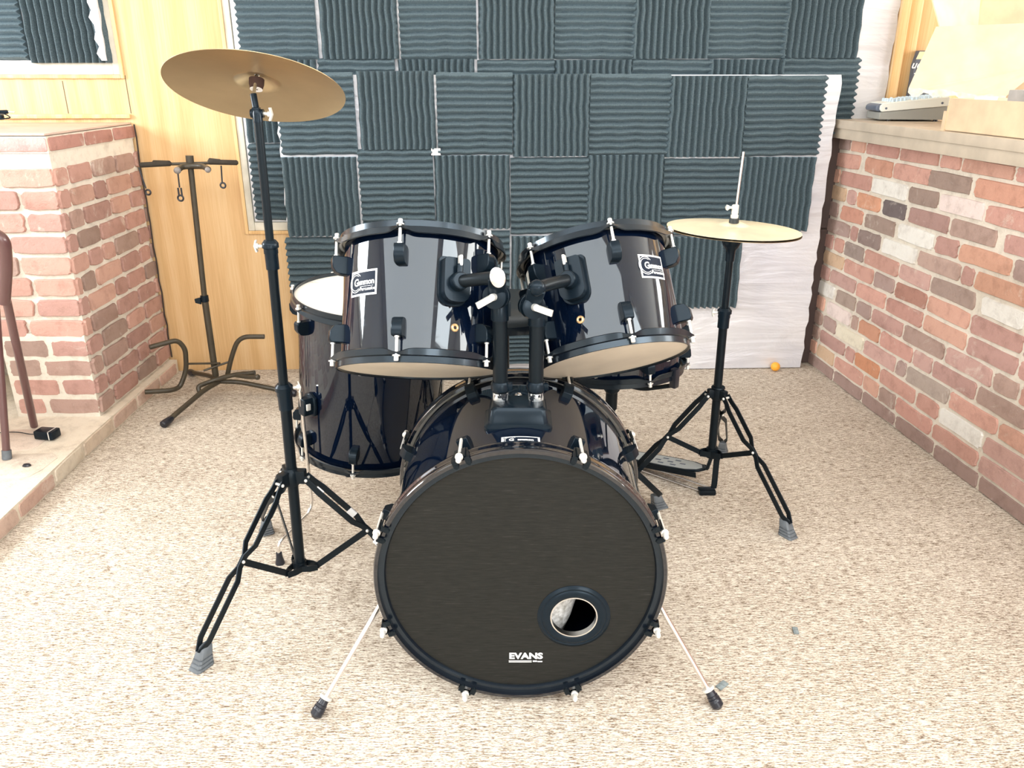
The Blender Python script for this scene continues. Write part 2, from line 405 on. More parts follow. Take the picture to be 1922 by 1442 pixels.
def rows_wall(mb, fn, U0, U1, V0, pitch, nrows, specials, L=.215, vmax=None, r=rnd, ends=None):
    for k in range(nrows):
        v0 = V0+k*pitch; v1 = min(v0+pitch, vmax) if vmax else v0+pitch
        sp = sorted(specials.get(k, [])); u = U0-(.5*L if k % 2 else 0)-r.uniform(0, .04)
        cells = []
        while u < U1:
            nxt = u+(L*.5 if r.random() < .1 else L*r.uniform(.94, 1.06))
            hit = next((s for s in sp if s[0] < nxt-.03 and s[1] > u+.03), None)
            if hit:
                if hit[0]-u > .05: cells.append((u, hit[0], None))
                cells.append(hit); u = hit[1]; sp.remove(hit); continue
            cells.append((u, nxt, None)); u = nxt
        for a, b, c in cells:
            a = max(a, U0); b = min(b, U1)
            if b-a < .03: continue
            if c is None:
                c = r.choice(PAL); q = r.uniform(.9, 1.12); c = tuple(x*q for x in c)
            brick_face(mb, fn, a, b, v0, v1, c, rnd=r)
# right half wall ; s runs towards the camera from the back corner
RX0, RY0 = 1.356, 3.358
rd = Vector((.104, -1, 0)).normalized(); rn = Vector((-rd.y*-1, 0, 0))
rn = Vector((-1, -.104, 0)).normalized()      # faces the room
RO = Vector((RX0-.104*.09, RY0+.09, 0))
def rw(u, v, h): return RO+rd*u+Vector((0, 0, v))+rn*h
def Yto(u): return (RO.y-u)/1.0*1.0054
mb = MB()
bm_w = [rw(-.05, 0, -.20), rw(3.6, 0, -.20), rw(3.6, 0, 0), rw(-.05, 0, 0)]
mb.add(bm_w+[p+Vector((0, 0, .985)) for p in bm_w], [(0, 1, 2, 3), (7, 6, 5, 4), (0, 4, 5, 1), (1, 5, 6, 2), (2, 6, 7, 3), (3, 7, 4, 0)], MORTAR)
def Ys(y0, y1, c): a, b = Yto(y1), Yto(y0); return (a, b, c)
SP = {12: [Ys(2.88, 3.128, WHT), Ys(2.465, 2.70, SPK), Ys(2.70, 2.88, BRN)], 13: [Ys(3.0, 3.2, (.6, .32, .23)), Ys(2.55, 2.78, BRN), Ys(2.3, 2.54, (.62, .33, .24))],
      11: [Ys(2.87, 3.03, DRK), Ys(3.04, 3.22, (.66, .34, .22)), Ys(3.3, 3.44, TAN), Ys(2.62, 2.86, (.4, .25, .22)), Ys(2.1, 2.36, (.52, .3, .26))],
      10: [Ys(2.68, 2.907, WHT), Ys(3.15, 3.33, (.6, .31, .23)), Ys(2.92, 3.14, BRN), Ys(2.3, 2.55, (.64, .36, .26))],
      9: [Ys(2.76, 2.99, WHT), Ys(3.0, 3.17, (.28, .21, .19)), Ys(2.2, 2.45, (.62, .35, .25))],
      8: [Ys(2.2, 2.40, WHT), Ys(3.1, 3.26, (.33, .26, .23)), Ys(2.42, 2.66, (.38, .28, .24))],
      5: [Ys(3.277, 3.44, WHT), Ys(3.1, 3.27, (.4, .31, .26))], 4: [Ys(3.12, 3.33, SPK), Ys(2.9, 3.06, (.58, .3, .2))], 7: [Ys(3.24, 3.42, TAN), Ys(2.66, 2.86, (.42, .22, .17))],
      3: [Ys(3.0, 3.225, CRM), Ys(2.45, 2.7, (.44, .36, .31))], 2: [Ys(2.255, 2.482, WHT), Ys(2.86, 3.05, (.6, .28, .16))], 1: [Ys(3.2, 3.36, TAN)]}
SPs = {k-1: v for k, v in SP.items()}
rows_wall(mb, rw, 0, 3.6, .054-.0, .0675, 14, SPs, L=.235, vmax=.985, r=random.Random(3))
# lowest course: brick for the far half, grey cement skim for the near half
r3 = random.Random(5)
u = .02
while u < 1.25: brick_face(mb, rw, u, u+.24, -.004, .056, (.36, .25, .22), rnd=r3); u += .24
while u < 3.5: brick_face(mb, rw, u, u+.5, -.004, .058, (.50, .43, .39), rise=.004, rnd=r3); u += .5
wall_right = struct(mb, 'wall_right', 'brick')
# ledge on the half wall
mb = MB()
def rprism(s0, s1, h0, h1, z0, z1, mb, bev=.003):
    c = rw((s0+s1)/2, (z0+z1)/2, (h0+h1)/2); X = MX(c, rd, rn, Vector((0, 0, 1)))
    mb.box((0, 0, 0), (s1-s0, h1-h0, z1-z0), X=X, bev=bev)
rprism(-.03, 3.6, -.52, .052, 1.022, 1.055, mb); rprism(-.03, 3.6, -.30, .045, .983, 1.022, mb)
struct(mb, 'trim_4', 'ledge_paint')
# room ends outside the frame
mb = MB(); mb.box((-3.25, .6, 1.3), (.1, 7.6, 2.64)); struct(mb, 'wall_left', 'white_paint', flat=True)
mb = MB(); mb.box((.25, -3.05, 1.3), (8.6, .1, 2.64)); struct(mb, 'wall_front', 'white_paint', flat=True)
mb = MB(); mb.box((4.45, .6, 1.3), (.1, 7.6, 2.64)); struct(mb, 'wall_far_right', 'white_paint', flat=True)
# ================================================================= FIREPLACE
fp = thing('brick_fireplace', 'old red brick fireplace with a raised hearth in the left corner', 'fireplace', (-1.8, 2.9, 0))
PX, PY, PT = -1.500, 2.685, 1.04           # room corner of the pier, its top
def side(u, v, h): return Vector((PX+h, PY+u, v))
def front(u, v, h): return Vector((PX-u, PY-h, v))
mb = MB()
mb.box(((-2.6+PX)/2-.004, (PY+3.31)/2, .70), (2.6+PX, 3.31-PY-.01, .67), col=(.82, .77, .67))          # above the opening
mb.box((PX-.155, (PY+3.30)/2, .2), (.30, 3.31-PY, .35), col=MORTAR)
mb.box((-2.2, 3.19, .2), (.8, .16, .4), col=(.35, .33, .28))
rr = random.Random(11)
def vc(q, c): return tuple(min(1, x*q) for x in c)
cors = []
LP = [(.50, .29, .24), (.45, .265, .225), (.54, .32, .26), (.42, .28, .235), (.48, .285, .24), (.38, .265, .22), (.56, .34, .27)]
for k in range(12):
    z0 = .062+k*.0735; z1 = z0+.0735
    c = rr.choice(LP[:4]); cl = rr.uniform(.035, .12); fl = rr.uniform(.12, .2)
    # corner brick: two faces of one stone, the front tinted lighter as better lit
    brick_face(mb, side, 0-.006, cl, z0, z1, c, rnd=rr, m=.0085); brick_face(mb, front, -.006, fl, z0, z1, tuple(min(1, x*1.08) for x in c), rnd=rr, m=.0085)
    u = cl
    while u < .66:
        L = rr.choice((.1, .16, .18, .2)); b = min(u+L, .665)
        if b-u > .03: brick_face(mb, side, u, b, z0, z1, m=.0085, col=vc(rr.uniform(.82, 1.05), rr.choice(LP)), rnd=rr)  # side bricks kept darker in colour because less light reaches them
        u += L
    u = fl
    while u < 1.1:
        L = rr.uniform(.19, .23)
        if not (z0 < .33 and u+L > .30):
            brick_face(mb, front, u, u+L, z0, z1, vc(rr.uniform(.9, 1.12), rr.choice(LP)), rnd=rr)  # front bricks tinted lighter: the light on them is put into the colour
        elif u < .29: brick_face(mb, front, u, .30, z0, z1, vc(rr.uniform(.9, 1.12), rr.choice(LP)), rnd=rr)
        u += L
# firebrick jamb in the opening
for k in range(4): brick_face(mb, lambda u, v, h: Vector((PX-.30-h*.5, PY+u, v)), 0.01, .3, .065+k*.07, .135+k*.07, (.42, .38, .30), rnd=rr)
build(mb, 'brickwork', 'brick', fp)
mb = MB()
cs = [(.52, .27, .22)]*3
for a, b in ((0, .235), (.235, .45), (.45, .67)):
    brick_face(mb, side, a, b, .985, 1.04, (.46, .24, .20), rise=.004, jit=.0006, rnd=rr)
for k in range(5): brick_face(mb, front, -.004+k*.2, .196+k*.2, .985, 1.04, (.72, .42, .40), rise=.004, jit=.0006, rnd=rr)  # front cap bricks paler than the side ones: light painted into their colour
mb.box(((-2.6+PX)/2, (PY+3.31)/2, 1.012), (2.6+PX-.002, 3.31-PY, .052), col=MORTAR)
build(mb, 'cap_course', 'brick', fp, label='smooth narrow brick course along the top edge')
mb = MB(); mb.box(((-2.6+PX)/2-.002, (PY+3.312)/2+.002, 1.0435), (2.6+PX-.006, 3.312-PY, .007), bev=.002)
build(mb, 'mantel_top', wood_mat('mantel_stone', (.50, .36, .30), (.62, .47, .40), (.70, .56, .48), (.2, 1, 30)), fp, label='flat pinkish tan top slab')
mb = MB()
hz = .058
hp = [Vector((-3.1, 1.0, 0)), Vector((-1.40, 1.0, 0)), Vector((-1.462, 2.45, 0)), Vector((-1.468, 3.30, 0)), Vector((-3.1, 3.30, 0))]
mb.add(hp+[p+Vector((0, 0, hz)) for p in hp], [(0, 1, 2, 3, 4), (9, 8, 7, 6, 5)]+[(i, (i+1) % 5, 5+(i+1) % 5, 5+i) for i in range(5)], (.76, .68, .56))
def hedge(u, v, h):
    x = -1.468+(.006*u/.85 if u < .85 else .006+(u-.85)*.0428); return Vector((x+h*.7, 3.30-u, v))
hr = random.Random(21); u = .02
while u < 2.2:
    L = hr.uniform(.17, .23); brick_face(mb, hedge, u, u+L, 0, hz, hr.choice([(.60, .44, .36), (.70, .58, .46), (.56, .38, .31), (.62, .42, .34), (.74, .66, .54)]), rise=.005, rnd=hr); u += L
def htop(u, v, h): return Vector((-1.475-u, v, hz+h*.5))
for j in range(9):
    y = 1.05+j*.19
    for i in range(7):
        a = i*.21-(.1 if j % 2 else 0)+.02*(1 if j < 4 else 0)
        if a < 0: continue
        if y+.19 > PY and a < 1.3: continue
        brick_face(mb, htop, a, a+.21, y, y+.19, hr.choice([(.68, .55, .46), (.74, .62, .52), (.62, .50, .42), (.72, .64, .54)]), rise=.004, jit=.006, m=.012, rnd=hr)
build(mb, 'hearth', 'brick', fp, label='low raised hearth of worn pinkish bricks')
# ================================================================= FOAM AND FOIL ON THE BACK WALL
def foil_panel(name, u0, u1, z0, z1, off, th, label, torn=(), seed=1):
    r = random.Random(seed); n = 40; mbp = MB()
    left = []; right = []
    for i in range(n+1):
        z = z0+(z1-z0)*i/n
        left.append((u0+(r.uniform(-.006, .006) if 'l' in torn else 0), z)); right.append((u1+(r.uniform(-.005, .005) if 'r' in torn else 0), z))
    poly = left+right[::-1]
    X = WM @ MX(Vector((0, -off, 0)), Vector((1, 0, 0)), Vector((0, 0, 1)), Vector((0, -1, 0)))
    mbp.prism(poly, th, X); o = build(mbp, name, 'foil', flat=True); meta(o, label, 'insulation board'); return o
foil_panel('insulation_board', -.915, 1.288, .004, 1.222, .056, .02, 'foil-faced insulation board standing on the carpet behind the drums, covered in foam tiles', ('l', 'r'), 4)
foil_panel('insulation_board', -1.065, 1.511, .655, 2.15, -.012, .014, 'foil-faced insulation sheet filling the wide window behind the top rows of foam tiles', ('r',), 5)
foil_panel('insulation_board', -2.44, -1.541, 1.262, 2.14, -.02, .014, 'white foil sheet with a torn edge filling the small window over the fireplace', ('r',), 6)
def foam_mesh(name, S=.302, n=12, base=.009, peak=.036):
    """square tile, ridges running along local z; back at y=0, ridges to -y"""
    prof = []
    r = random.Random(3)
    for i in range(n):
        a = -S/2+i*S/n; w = S/n
        prof += [(a+w*.03, base), (a+w*.10, base+.001), (a+w*.38, peak-.002), (a+w*.46, peak), (a+w*.54, peak), (a+w*.62, peak-.002), (a+w*.90, base+.001)]
    prof.append((S/2, base)); mb = MB(); rings = []
    nz = 10
    for j in range(nz+1):
        z = -S/2+S*j/nz; wob = .0022*math.sin(j*1.9)+.0015*math.sin(j*.7)
        rings.append([(x+wob*math.sin(x*12+.5), -y, z) for x, y in prof]+[(S/2, 0, z), (-S/2, 0, z)])
    mb.loft([[Vector(p) for p in rg] for rg in rings])
    me = bpy.data.meshes.new(name); me.from_pydata([tuple(v) for v in mb.v], [], [f for f in mb.f if len(f) == 4])
    bm = bmesh.new(); bm.from_mesh(me)
    # end caps, one quad strip per profile span down to the back line
    np_ = len(rings[0]); bm.verts.ensure_lookup_table()
    for j in (0, nz):
        vs = [bm.verts[j*np_+i] for i in range(np_)]
        poly = [v.co.copy() for v in vs]
        for t in tessellate_polygon([[Vector((p.x, p.y, 0)) for p in poly]]):
            try: bm.faces.new([vs[i] for i in t])
            except ValueError: pass
    bmesh.ops.recalc_face_normals(bm, faces=bm.faces[:]); bm.to_mesh(me); bm.free()
    for p in me.polygons: p.use_smooth = True
    me.set_sharp_from_angle(angle=R_(50)); me.materials.append(M['foam']); return me
FM = foam_mesh('foam_tile')
ORD = ['leftmost', 'second from left', 'third from left', 'fourth from left', 'fifth from left', 'sixth from left', 'seventh from left', 'eighth from left']
proto_tile = [None]
def tile(px0, py0, px1, py1, vert, off, label, group, rot=0, size=1.0, cropz=None):
    a = wp(px0, py0, off+.03); b = wp(px1, py1, off+.03); c = (a+b)/2
    if proto_tile[0] is None: o = bpy.data.objects.new('acoustic_foam_tile', FM); proto_tile[0] = o
    else: o = proto_tile[0].copy()
    COL.objects.link(o)
    w = abs(b.x-a.x); h = abs(b.z-a.z)
    ang = rot+rnd.uniform(-.5, .5)
    Sx, Sz = (w/.302, h/.302) if size == 'fit' else (min(max(w/.302, .97), 1.03), min(max(h/.302, .95), 1.04))
    T = WM @ Matrix.Translation((c.x, -off, c.z)) @ Matrix.Rotation(R_(ang), 4, 'Y')
    if vert: T = T @ Matrix.Diagonal((Sx, 1, Sz, 1))
    else: T = T @ Matrix.Rotation(PI/2, 4, 'Y') @ Matrix.Diagonal((Sz, 1, Sx, 1))
    o.matrix_world = T; meta(o, label, 'foam tile', group); return o
LOW = [ # row, [(px0, py0, px1, py1, vertical)]
 [(520, 136, 664, 291, 0), (667, 135, 818, 279, 1), (823, 136, 957, 291, 0), (963, 139, 1106, 294, 1), (1109, 139, 1252, 292, 0), (1255, 142, 1397, 295, 1), (1400, 142, 1542, 293, 0)],
 [(527, 296, 674, 444, 1), (676, 281, 811, 428, 0), (814, 293, 957, 430, 1), (958, 297, 1102, 440, 0), (1104, 292, 1241, 434, 1), (1245, 299, 1383, 443, 0), (1386, 296, 1525, 434, 1)],
 [(537, 448, 678, 586, 0), (680, 434, 816, 578, 1), (819, 432, 957, 578, 0), (959, 444, 1099, 585, 1), (1103, 437, 1240, 580, 0), (1253, 446, 1390, 578, 1)],
 [(690, 584, 820, 722, 0), (822, 584, 946, 722, 1), (944, 590, 1082, 684, 0)]]
RN = ['top row', 'second row', 'third row', 'bottom row']
LABX = {(0, 0): 'partly hidden behind the big cymbal', (3, 2): 'glimpsed between the two tom posts'}
for ri, row in enumerate(LOW):
    for ci, (a, b, c, d, v) in enumerate(row):
        nm = ('topmost' if 0 else '')
        lb = f"{ORD[ci]} tile in the {RN[ri]} of the standing board, charcoal foam, {'upright' if v else 'level'} ridges"
        tile(a, b, c, d, v, .0765, lb, 'foam tiles on the standing board', size='fit' if (ri, ci) == (3, 2) else 1.0)
UP = [(437, -42, 593, 108, 0), (595, -42, 744, 107, 1), (746, -42, 894, 108, 0), (897, -42, 1041, 108, 1), (1044, -42, 1188, 109, 0), (1192, -42, 1331, 108, 1), (1335, -42, 1477, 107, 0), (1482, -42, 1612, 106, 1)]
for ci, (a, b, c, d, v) in enumerate(UP):
    tile(a, b, c, d, v, .006, f"{ORD[ci]} foam tile in the uppermost row, cut by the photo top, {'upright' if v else 'level'} ridges", 'foam tiles over the window')
UP2 = [(452, 112, 596, 268, 1), (598, 110, 744, 262, 0), (746, 111, 893, 262, 1), (896, 112, 1039, 262, 0), (1042, 112, 1182, 262, 1), (1185, 111, 1328, 262, 0), (1331, 111, 1462, 262, 1), (1465, 108, 1602, 256, 0)]
for ci, (a, b, c, d, v) in enumerate(UP2):
    tile(a, b, c, d, v, .006, f"{ORD[ci]} foam tile in the half-hidden row just above the board, {'upright' if v else 'level'} ridges", 'foam tiles over the window')
tile(468, 271, 612, 414, 0, .006, 'foam tile with level ridges in the window corner behind the tall cymbal stand', 'foam tiles over the window')
tile(-130, -35, 50, 113, 0, -.002, 'left foam tile in the small window, level ridges, cut by the photo edge', 'foam tiles in the small window', size='fit')
tile(24, -35, 207, 118, 1, -.002, 'charcoal foam tile with upright ridges in the small window over the fireplace', 'foam tiles in the small window', size='fit')
# torn foil scrap beside that tile
mb = MB(); rt = random.Random(8); vs = []
for i in range(15):
    z = 1.272+i*.025; vs += [(-1.543, z), (-1.556-rt.uniform(0, .018)-i*.0012*(1.6 if i in (3, 4) else 1), z)]
X = WM @ MX(Vector((0, -.012, 0)), Vector((1, 0, 0)), Vector((0, 0, 1)), Vector((0, -1, 0)))
poly = vs[::2]+vs[1::2][::-1]; mb.prism(poly, .028, X); o = build(mb, 'foil_scrap', 'foil', flat=True); meta(o, 'crumpled torn strip of white foil down the right side of the small window', 'foil scrap')
mb = MB(); q = wp(818, 285, .104); X = WM @ Matrix.Translation(q); mb.box((0, 0, 0), (.036, .003, .026), X=X)
o = build(mb, 'tape_patch', 'white_tape'); meta(o, 'small white square patch between foam tiles on the standing board', 'tape')

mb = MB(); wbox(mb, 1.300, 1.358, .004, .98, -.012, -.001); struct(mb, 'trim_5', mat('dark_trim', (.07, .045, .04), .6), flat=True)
mb = MB(); r9 = random.Random(9); mb.tube([Vector((-1.488+r9.uniform(-.002, .003), 3.300, .07+i*.0485)) for i in range(21)], .0032, 8); struct(mb, 'gap_shadow', mat('gap_shade', (.04, .03, .025), .8))  # shadow gap between fireplace and oak wall, modelled as a thin dark tube
def worn_mat():
    m, nt, b = new_mat('chipped_paint'); f = noise(nt, coords(nt, (1, 1, .6)), 95, 4, .6)
    nt.links.new(ramp(nt, f, [(.47, (.01, .014, .02)), (.50, (.80, .84, .86))]), b.inputs['Base Color']); nt.links.new(ramp(nt, f, [(.47, (0, 0, 0)), (.5, (.8, .8, .8))]), b.inputs['Metallic']); b.inputs['Roughness'].default_value = .3; return m
M['worn'] = worn_mat()
# ================================================================= DRUMS
def axis_frame(tilt, roll):
    t, r = R_(tilt), R_(roll)
    n = Vector((math.sin(r), math.sin(t)*math.cos(r), math.cos(t)*math.cos(r)))
    y = n.cross(Vector((1, 0, 0))).normalized(); x = y.cross(n).normalized(); return x, y, n
def dp(a, r, z): return Vector((r*math.sin(a), -r*math.cos(a), z))
def hoop_mesh(zc, sgn, Rh, lugs, n=168):
    mb = MB(); rings = []
    for i in range(n):
        a = 2*PI*i/n; e = 0
        for l in lugs:
            d = (a-l+PI) % (2*PI)-PI; e = max(e, math.exp(-(d*Rh/.017)**2))
        pr = [(Rh-.004, .0115), (Rh-.002, .0135), (Rh+.0005, .0130), (Rh+.0008, .001), (Rh+.005+.007*e, -.001), (Rh+.0075+.008*e, -.004-.009*(1-e)), (Rh+.0055+.008*e, -.0055-.009*(1-e)), (Rh+.002, -.0045), (Rh-.003, -.003)]
        rings.append([dp(a, r, zc+sgn*h) for r, h in pr])
    rings.append(rings[0]); mb.loft(rings, True, False); return mb
def lug_set(root, a, zr, sgn, R, Rh, rod=.036, body=.038, wid=.021):
    """lug box on the shell, its tension rod up to the hoop at zr"""
    er = Rh+.010
    T = lambda v: MLT[0] @ v
    x = Vector((math.sin(a), -math.cos(a), 0)); t = Vector((math.cos(a), math.sin(a), 0)); z = Vector((0, 0, 1))
    z0 = zr-sgn*rod
    prof = [(R-.004, 0), (er+.006, 0), (er+.009, -.006), (er+.008, -body*.62), (er+.001, -body*.9), (er-.009, -body), (R-.004, -body*1.02)]
    X = MX(Vector((0, 0, z0))-t*wid/2, x, z*sgn, t)
    mb = MB(); mb.prism([(p[0], p[1]) for p in prof], wid, X)
    lg = build(mb, 'lug', 'black_plastic', root, world=False, bevel=.003, sharp=50)
    mb = MB(); p0 = dp(a, er, zr+sgn*.012)
    mb.rod(p0, p0-z*sgn*(.012+rod+.004), [(0, .0035), (.001, .0045), (.009, .0045), (.0092, .0075), (.0115, .0075), (.012, .0030), (.012+rod*.93, .0030), (.012+rod*.93, .0048), (.012+rod+.004, .0048)], 12)
    build(mb, 'tension_rod', 'pale_screw', lg, world=False, label='pale metal tension rod')
    return lg
MLT = [Matrix.Identity(4)]
def badge(root, fn, w, h, name='badge', persist=True):
    """fn(u, v, lift) -> local point on the drum, u to the right, v up"""
    mb = MB(); vs, fs = grid(-w/2, w/2, -h/2, h/2, 12, 4); map_add(mb, vs, fs, lambda u, v: fn(u, v, .0008))
    b = build(mb, name, 'white_print', root, world=False, label='maker badge with a white border')
    mb = MB(); k = .055*w; vs, fs = grid(-w/2+k, w/2-k, -h/2+k, h/2-k, 12, 4); map_add(mb, vs, fs, lambda u, v: fn(u, v, .0013))
    build(mb, 'badge_field', 'navy', b, world=False, label='dark centre of the badge')
    mb = MB(); f2 = lambda u, v: fn(u, v, .0019)
    arc(mb, f2, -w*.27, h*.03, h*.36, h*.03, 40, 320); arc(mb, f2, -w*.265, h*.03, h*.29, h*.025, 55, 310)
    vs, fs = text_polys('G', h*.40, .0005); map_add(mb, [(u-w*.235, v+h*.02) for u, v in vs], fs, f2)
    vs, fs = text_polys('ammon', h*.31, .0006, sx=.92); map_add(mb, [(u+w*.13, v+h*.02) for u, v in vs], fs, f2)
    vs, fs = grid(-w*.08, w*.40, -h*.155, -h*.14, 8, 1); map_add(mb, vs, fs, f2)
    if persist:
        vs, fs = text_polys('Percussion', h*.19, .0002); map_add(mb, [(u+w*.2, v-h*.25) for u, v in vs], fs, f2)
    build(mb, 'badge_lettering', 'white_print', b, world=False, flat=True, label='white lettering on the badge')
def drum(name, label, ctop, tilt, roll, Rh, R, L, phase, nl=6, head='head_white', bot='head_clear', badge_at=None, bottom_lugs=True, lug=.036, body=.038, cat='drum', skip=()):
    x, y, n = axis_frame(tilt, roll); Mr = MX(Vector(ctop)-n*L, x, y, n)
    root = thing(name, label, cat, Mr); lugs = [R_(phase+360/nl*i) for i in range(nl)]
    mb = MB(); mb.lathe([(R-.006, .006), (R, .006), (R, L-.006), (R-.006, L-.006)], None, 128, close=True)
    build(mb, 'shell', 'shell', root, world=False)
    build(hoop_mesh(L-.002, 1, Rh, lugs), 'top_hoop', 'hoop', root, world=False)
    build(hoop_mesh(.002, -1, Rh, lugs), 'bottom_hoop', 'hoop', root, world=False)
    mb = MB(); mb.disc(Rh-.003, L+.002, None, 96); build(mb, 'top_head', head, root, world=False, label='white drumhead')
    mb = MB(); mb.disc(Rh-.003, -.006, None, 96); build(mb, 'bottom_head', bot, root, world=False, label='cream underside drumhead')
    for a in lugs:
        lug_set(root, a, L-.002, 1, R, Rh, lug, body)
        if bottom_lugs: lug_set(root, a, .002, -1, R, Rh, lug, body)
    if badge_at:
        ang, z, w, h = badge_at; a0 = R_(ang)
        badge(root, lambda u, v, l: dp(a0+u/R, R+l, z+v), w, h)
    return root, Mr
def vent(root, R, ang, z):
    a = R_(ang); x, y, d = frame_from(dp(a, 1, 0))
    mb = MB(); mb.lathe([(.0035, 0), (.0035, .003), (.0055, .0042), (.0075, .003), (.0085, 0)], MX(dp(a, R-.0005, z), x, y, d), 24)
    g = build(mb, 'vent_grommet', 'brass', root, world=False, label='small round brass coloured air vent')
def tom_bracket(root, R, ang, z, flip):
    """black plastic receiver box on the tom shell"""
    a = R_(ang); rad = dp(a, 1, 0); t = Vector((math.cos(a), math.sin(a), 0)); zz = Vector((0, 0, 1))
    X = MX(dp(a, R-.006, z), t, zz, rad)
    poly = []
    W, Hh = .027, .042
    for (cx, cy, rr, a0, a1) in ((W-.008, Hh-.006, .008, 0, 90), (-W+.008, Hh-.006, .008, 90, 180), (-W+.02, -Hh+.02, .02, 180, 270), (W-.02, -Hh+.02, .02, 270, 360)):
        for k in range(6): q = R_(a0+(a1-a0)*k/5); poly.append((cx+rr*math.cos(q), cy+rr*math.sin(q)))
    mb = MB(); mb.prism([(p[0]*1.12, p[1]*1.12) for p in poly], .012, X); mb.prism(poly, .034, X)
    b = build(mb, 'mount_bracket', 'black_plastic', root, world=False, bevel=.004, sharp=50)
    mb = MB(); mb.cyl(X @ Vector((0, -.004, .03)), X @ Vector((0, -.004, .052)), .019, .017, 24); mb.cyl(X @ Vector((0, .006, .044)), X @ Vector((0, .03, .044)), .006, None, 12)
    build(mb, 'clamp_collar', 'black_plastic', b, world=False, bevel=.002)
    mb = MB(); c = X @ Vector((.0, .036, .044)); mb.box((0, 0, 0), (.006, .022, .014), X=MX(c, t, zz, rad), bev=.003)
    build(mb, 'wing_screw', 'pale_screw', b, world=False, label='pale wing screw')
    return X
# left and right rack toms
tl, MTL = drum('tom_drum', 'larger black tom on the left post, almost level, badge at its left', (-.192, 1.702, .878), 26.6, 1.0, .1725, .163, .255, -7, badge_at=(-38, .150, .074, .051))
vent(tl, .163, 31, .062)
XL = tom_bracket(tl, .163, 28, .150, 0)
tr, MTR = drum('tom_drum', 'smaller black tom on the right post, tilted down to the left', (.178, 1.748, .857), 31.3, -9.2, .1655, .156, .237, 6, badge_at=(38, .150, .070, .050))
vent(tr, .156, -27, .060)
XR = tom_bracket(tr, .156, -26, .140, 0)
# floor tom
ft, MFT = drum('floor_tom', 'black floor tom on chrome legs behind the tall cymbal stand', (-.372, 2.09, .668), -2.2, 4.6, .211, .200, .428, -4, nl=8, lug=.034, body=.036)
def ftw(v): return MFT.inverted() @ v
for (a, kx, foot, bend) in ((-43, .165, atZ(526, 1058), 1), (215, .115, atZ(655, 893), 1), (88, .115, Vector((-.13, 2.10, 0)), 1)):
    ang = R_(a); base = MFT @ dp(ang, .228, .115); top = Vector((base.x, base.y, .455 if a == -43 else .38))
    low = Vector((base.x, base.y, .105 if a == -43 else .16)); dirv = Vector((foot.x-base.x, foot.y-base.y, 0))
    pth = [top, low, Vector((foot.x, foot.y, .062)), Vector((foot.x, foot.y, .02))] if dirv.length > .04 else [top, Vector((base.x, base.y, .02))]
    mb = MB(); mb.tube(fillet(pth, .03), .0048, 12)
    lg = build(mb, 'leg', 'chrome', ft, label='bent chrome leg')
    mb = MB(); f = pth[-1]; mb.rod((f.x, f.y, .035), (f.x, f.y, 0), [(0, .006), (.001, .008), (.012, .0085), (.02, .010), (.028, .012), (.0345, .0125), (.035, .008)], 20)
    build(mb, 'rubber_foot', 'black_rubber', lg, label='black rubber foot')
    x = MFT.to_3x3() @ Vector((math.sin(ang), -math.cos(ang), 0)); t = MFT.to_3x3() @ Vector((math.cos(ang), math.sin(ang), 0)); z = MFT.to_3x3() @ Vector((0, 0, 1))
    c = MFT @ dp(ang, .2, kx); mb = MB()
    X = MX(c, t, z, x)
    mb.prism([(-.022, -.026), (0, -.034), (.022, -.026), (.026, 0), (.022, .026), (0, .034), (-.022, .026), (-.026, 0)], .010, X)
    mb.prism([(-.013, -.024), (.013, -.024), (.016, 0), (.013, .024), (-.013, .024), (-.016, 0)], .034, X)
    br = build(mb, 'leg_bracket', 'black_plastic', ft, bevel=.003)
    mb = MB(); p = X @ Vector((.018, .004, .024)); mb.cyl(X @ Vector((.008, .004, .024)), p, .004, None, 10); mb.box((0, 0, 0), (.006, .018, .012), X=MX(p, t, z, x), bev=.002)
    build(mb, 'wing_screw', 'pale_screw', br, label='pale wing screw')
# faded print on its batter head
mb = MB(); vs, fs = text_polys('evans', .018, 0, .3)
c = MFT.inverted() @ atZ(585, 545, .665)
mb.add([Vector((c.x+u, c.y+v*.9, .428+.0028)) for u, v in vs], fs)
th_ = [o for o in bpy.data.objects if o.parent == ft and o.name.startswith('top_head')][0]
build(mb, 'head_print', mat('faint_print', (.62, .58, .52), .5), th_, world=False, flat=True, label='faint worn maker name on the head')
# snare
sn, MSN = drum('snare_drum', 'shallow black snare drum behind and below the right tom', (.272, 2.05, .622), 5, -3, .183, .174, .135, 20, nl=6, lug=.022, body=.034)
mb = MB()
for (px, py) in ((1268, 700),):
    a = R_(35); X = MX(dp(a, .186, -.02), Vector((math.cos(a), math.sin(a), 0)), Vector((0, 0, 1)), dp(a, 1, 0)); mb.box((0, .012, .004), (.020, .052, .012), X=X, bev=.003)
build(mb, 'basket_arm', 'black_plastic', sn, world=False) if False else None
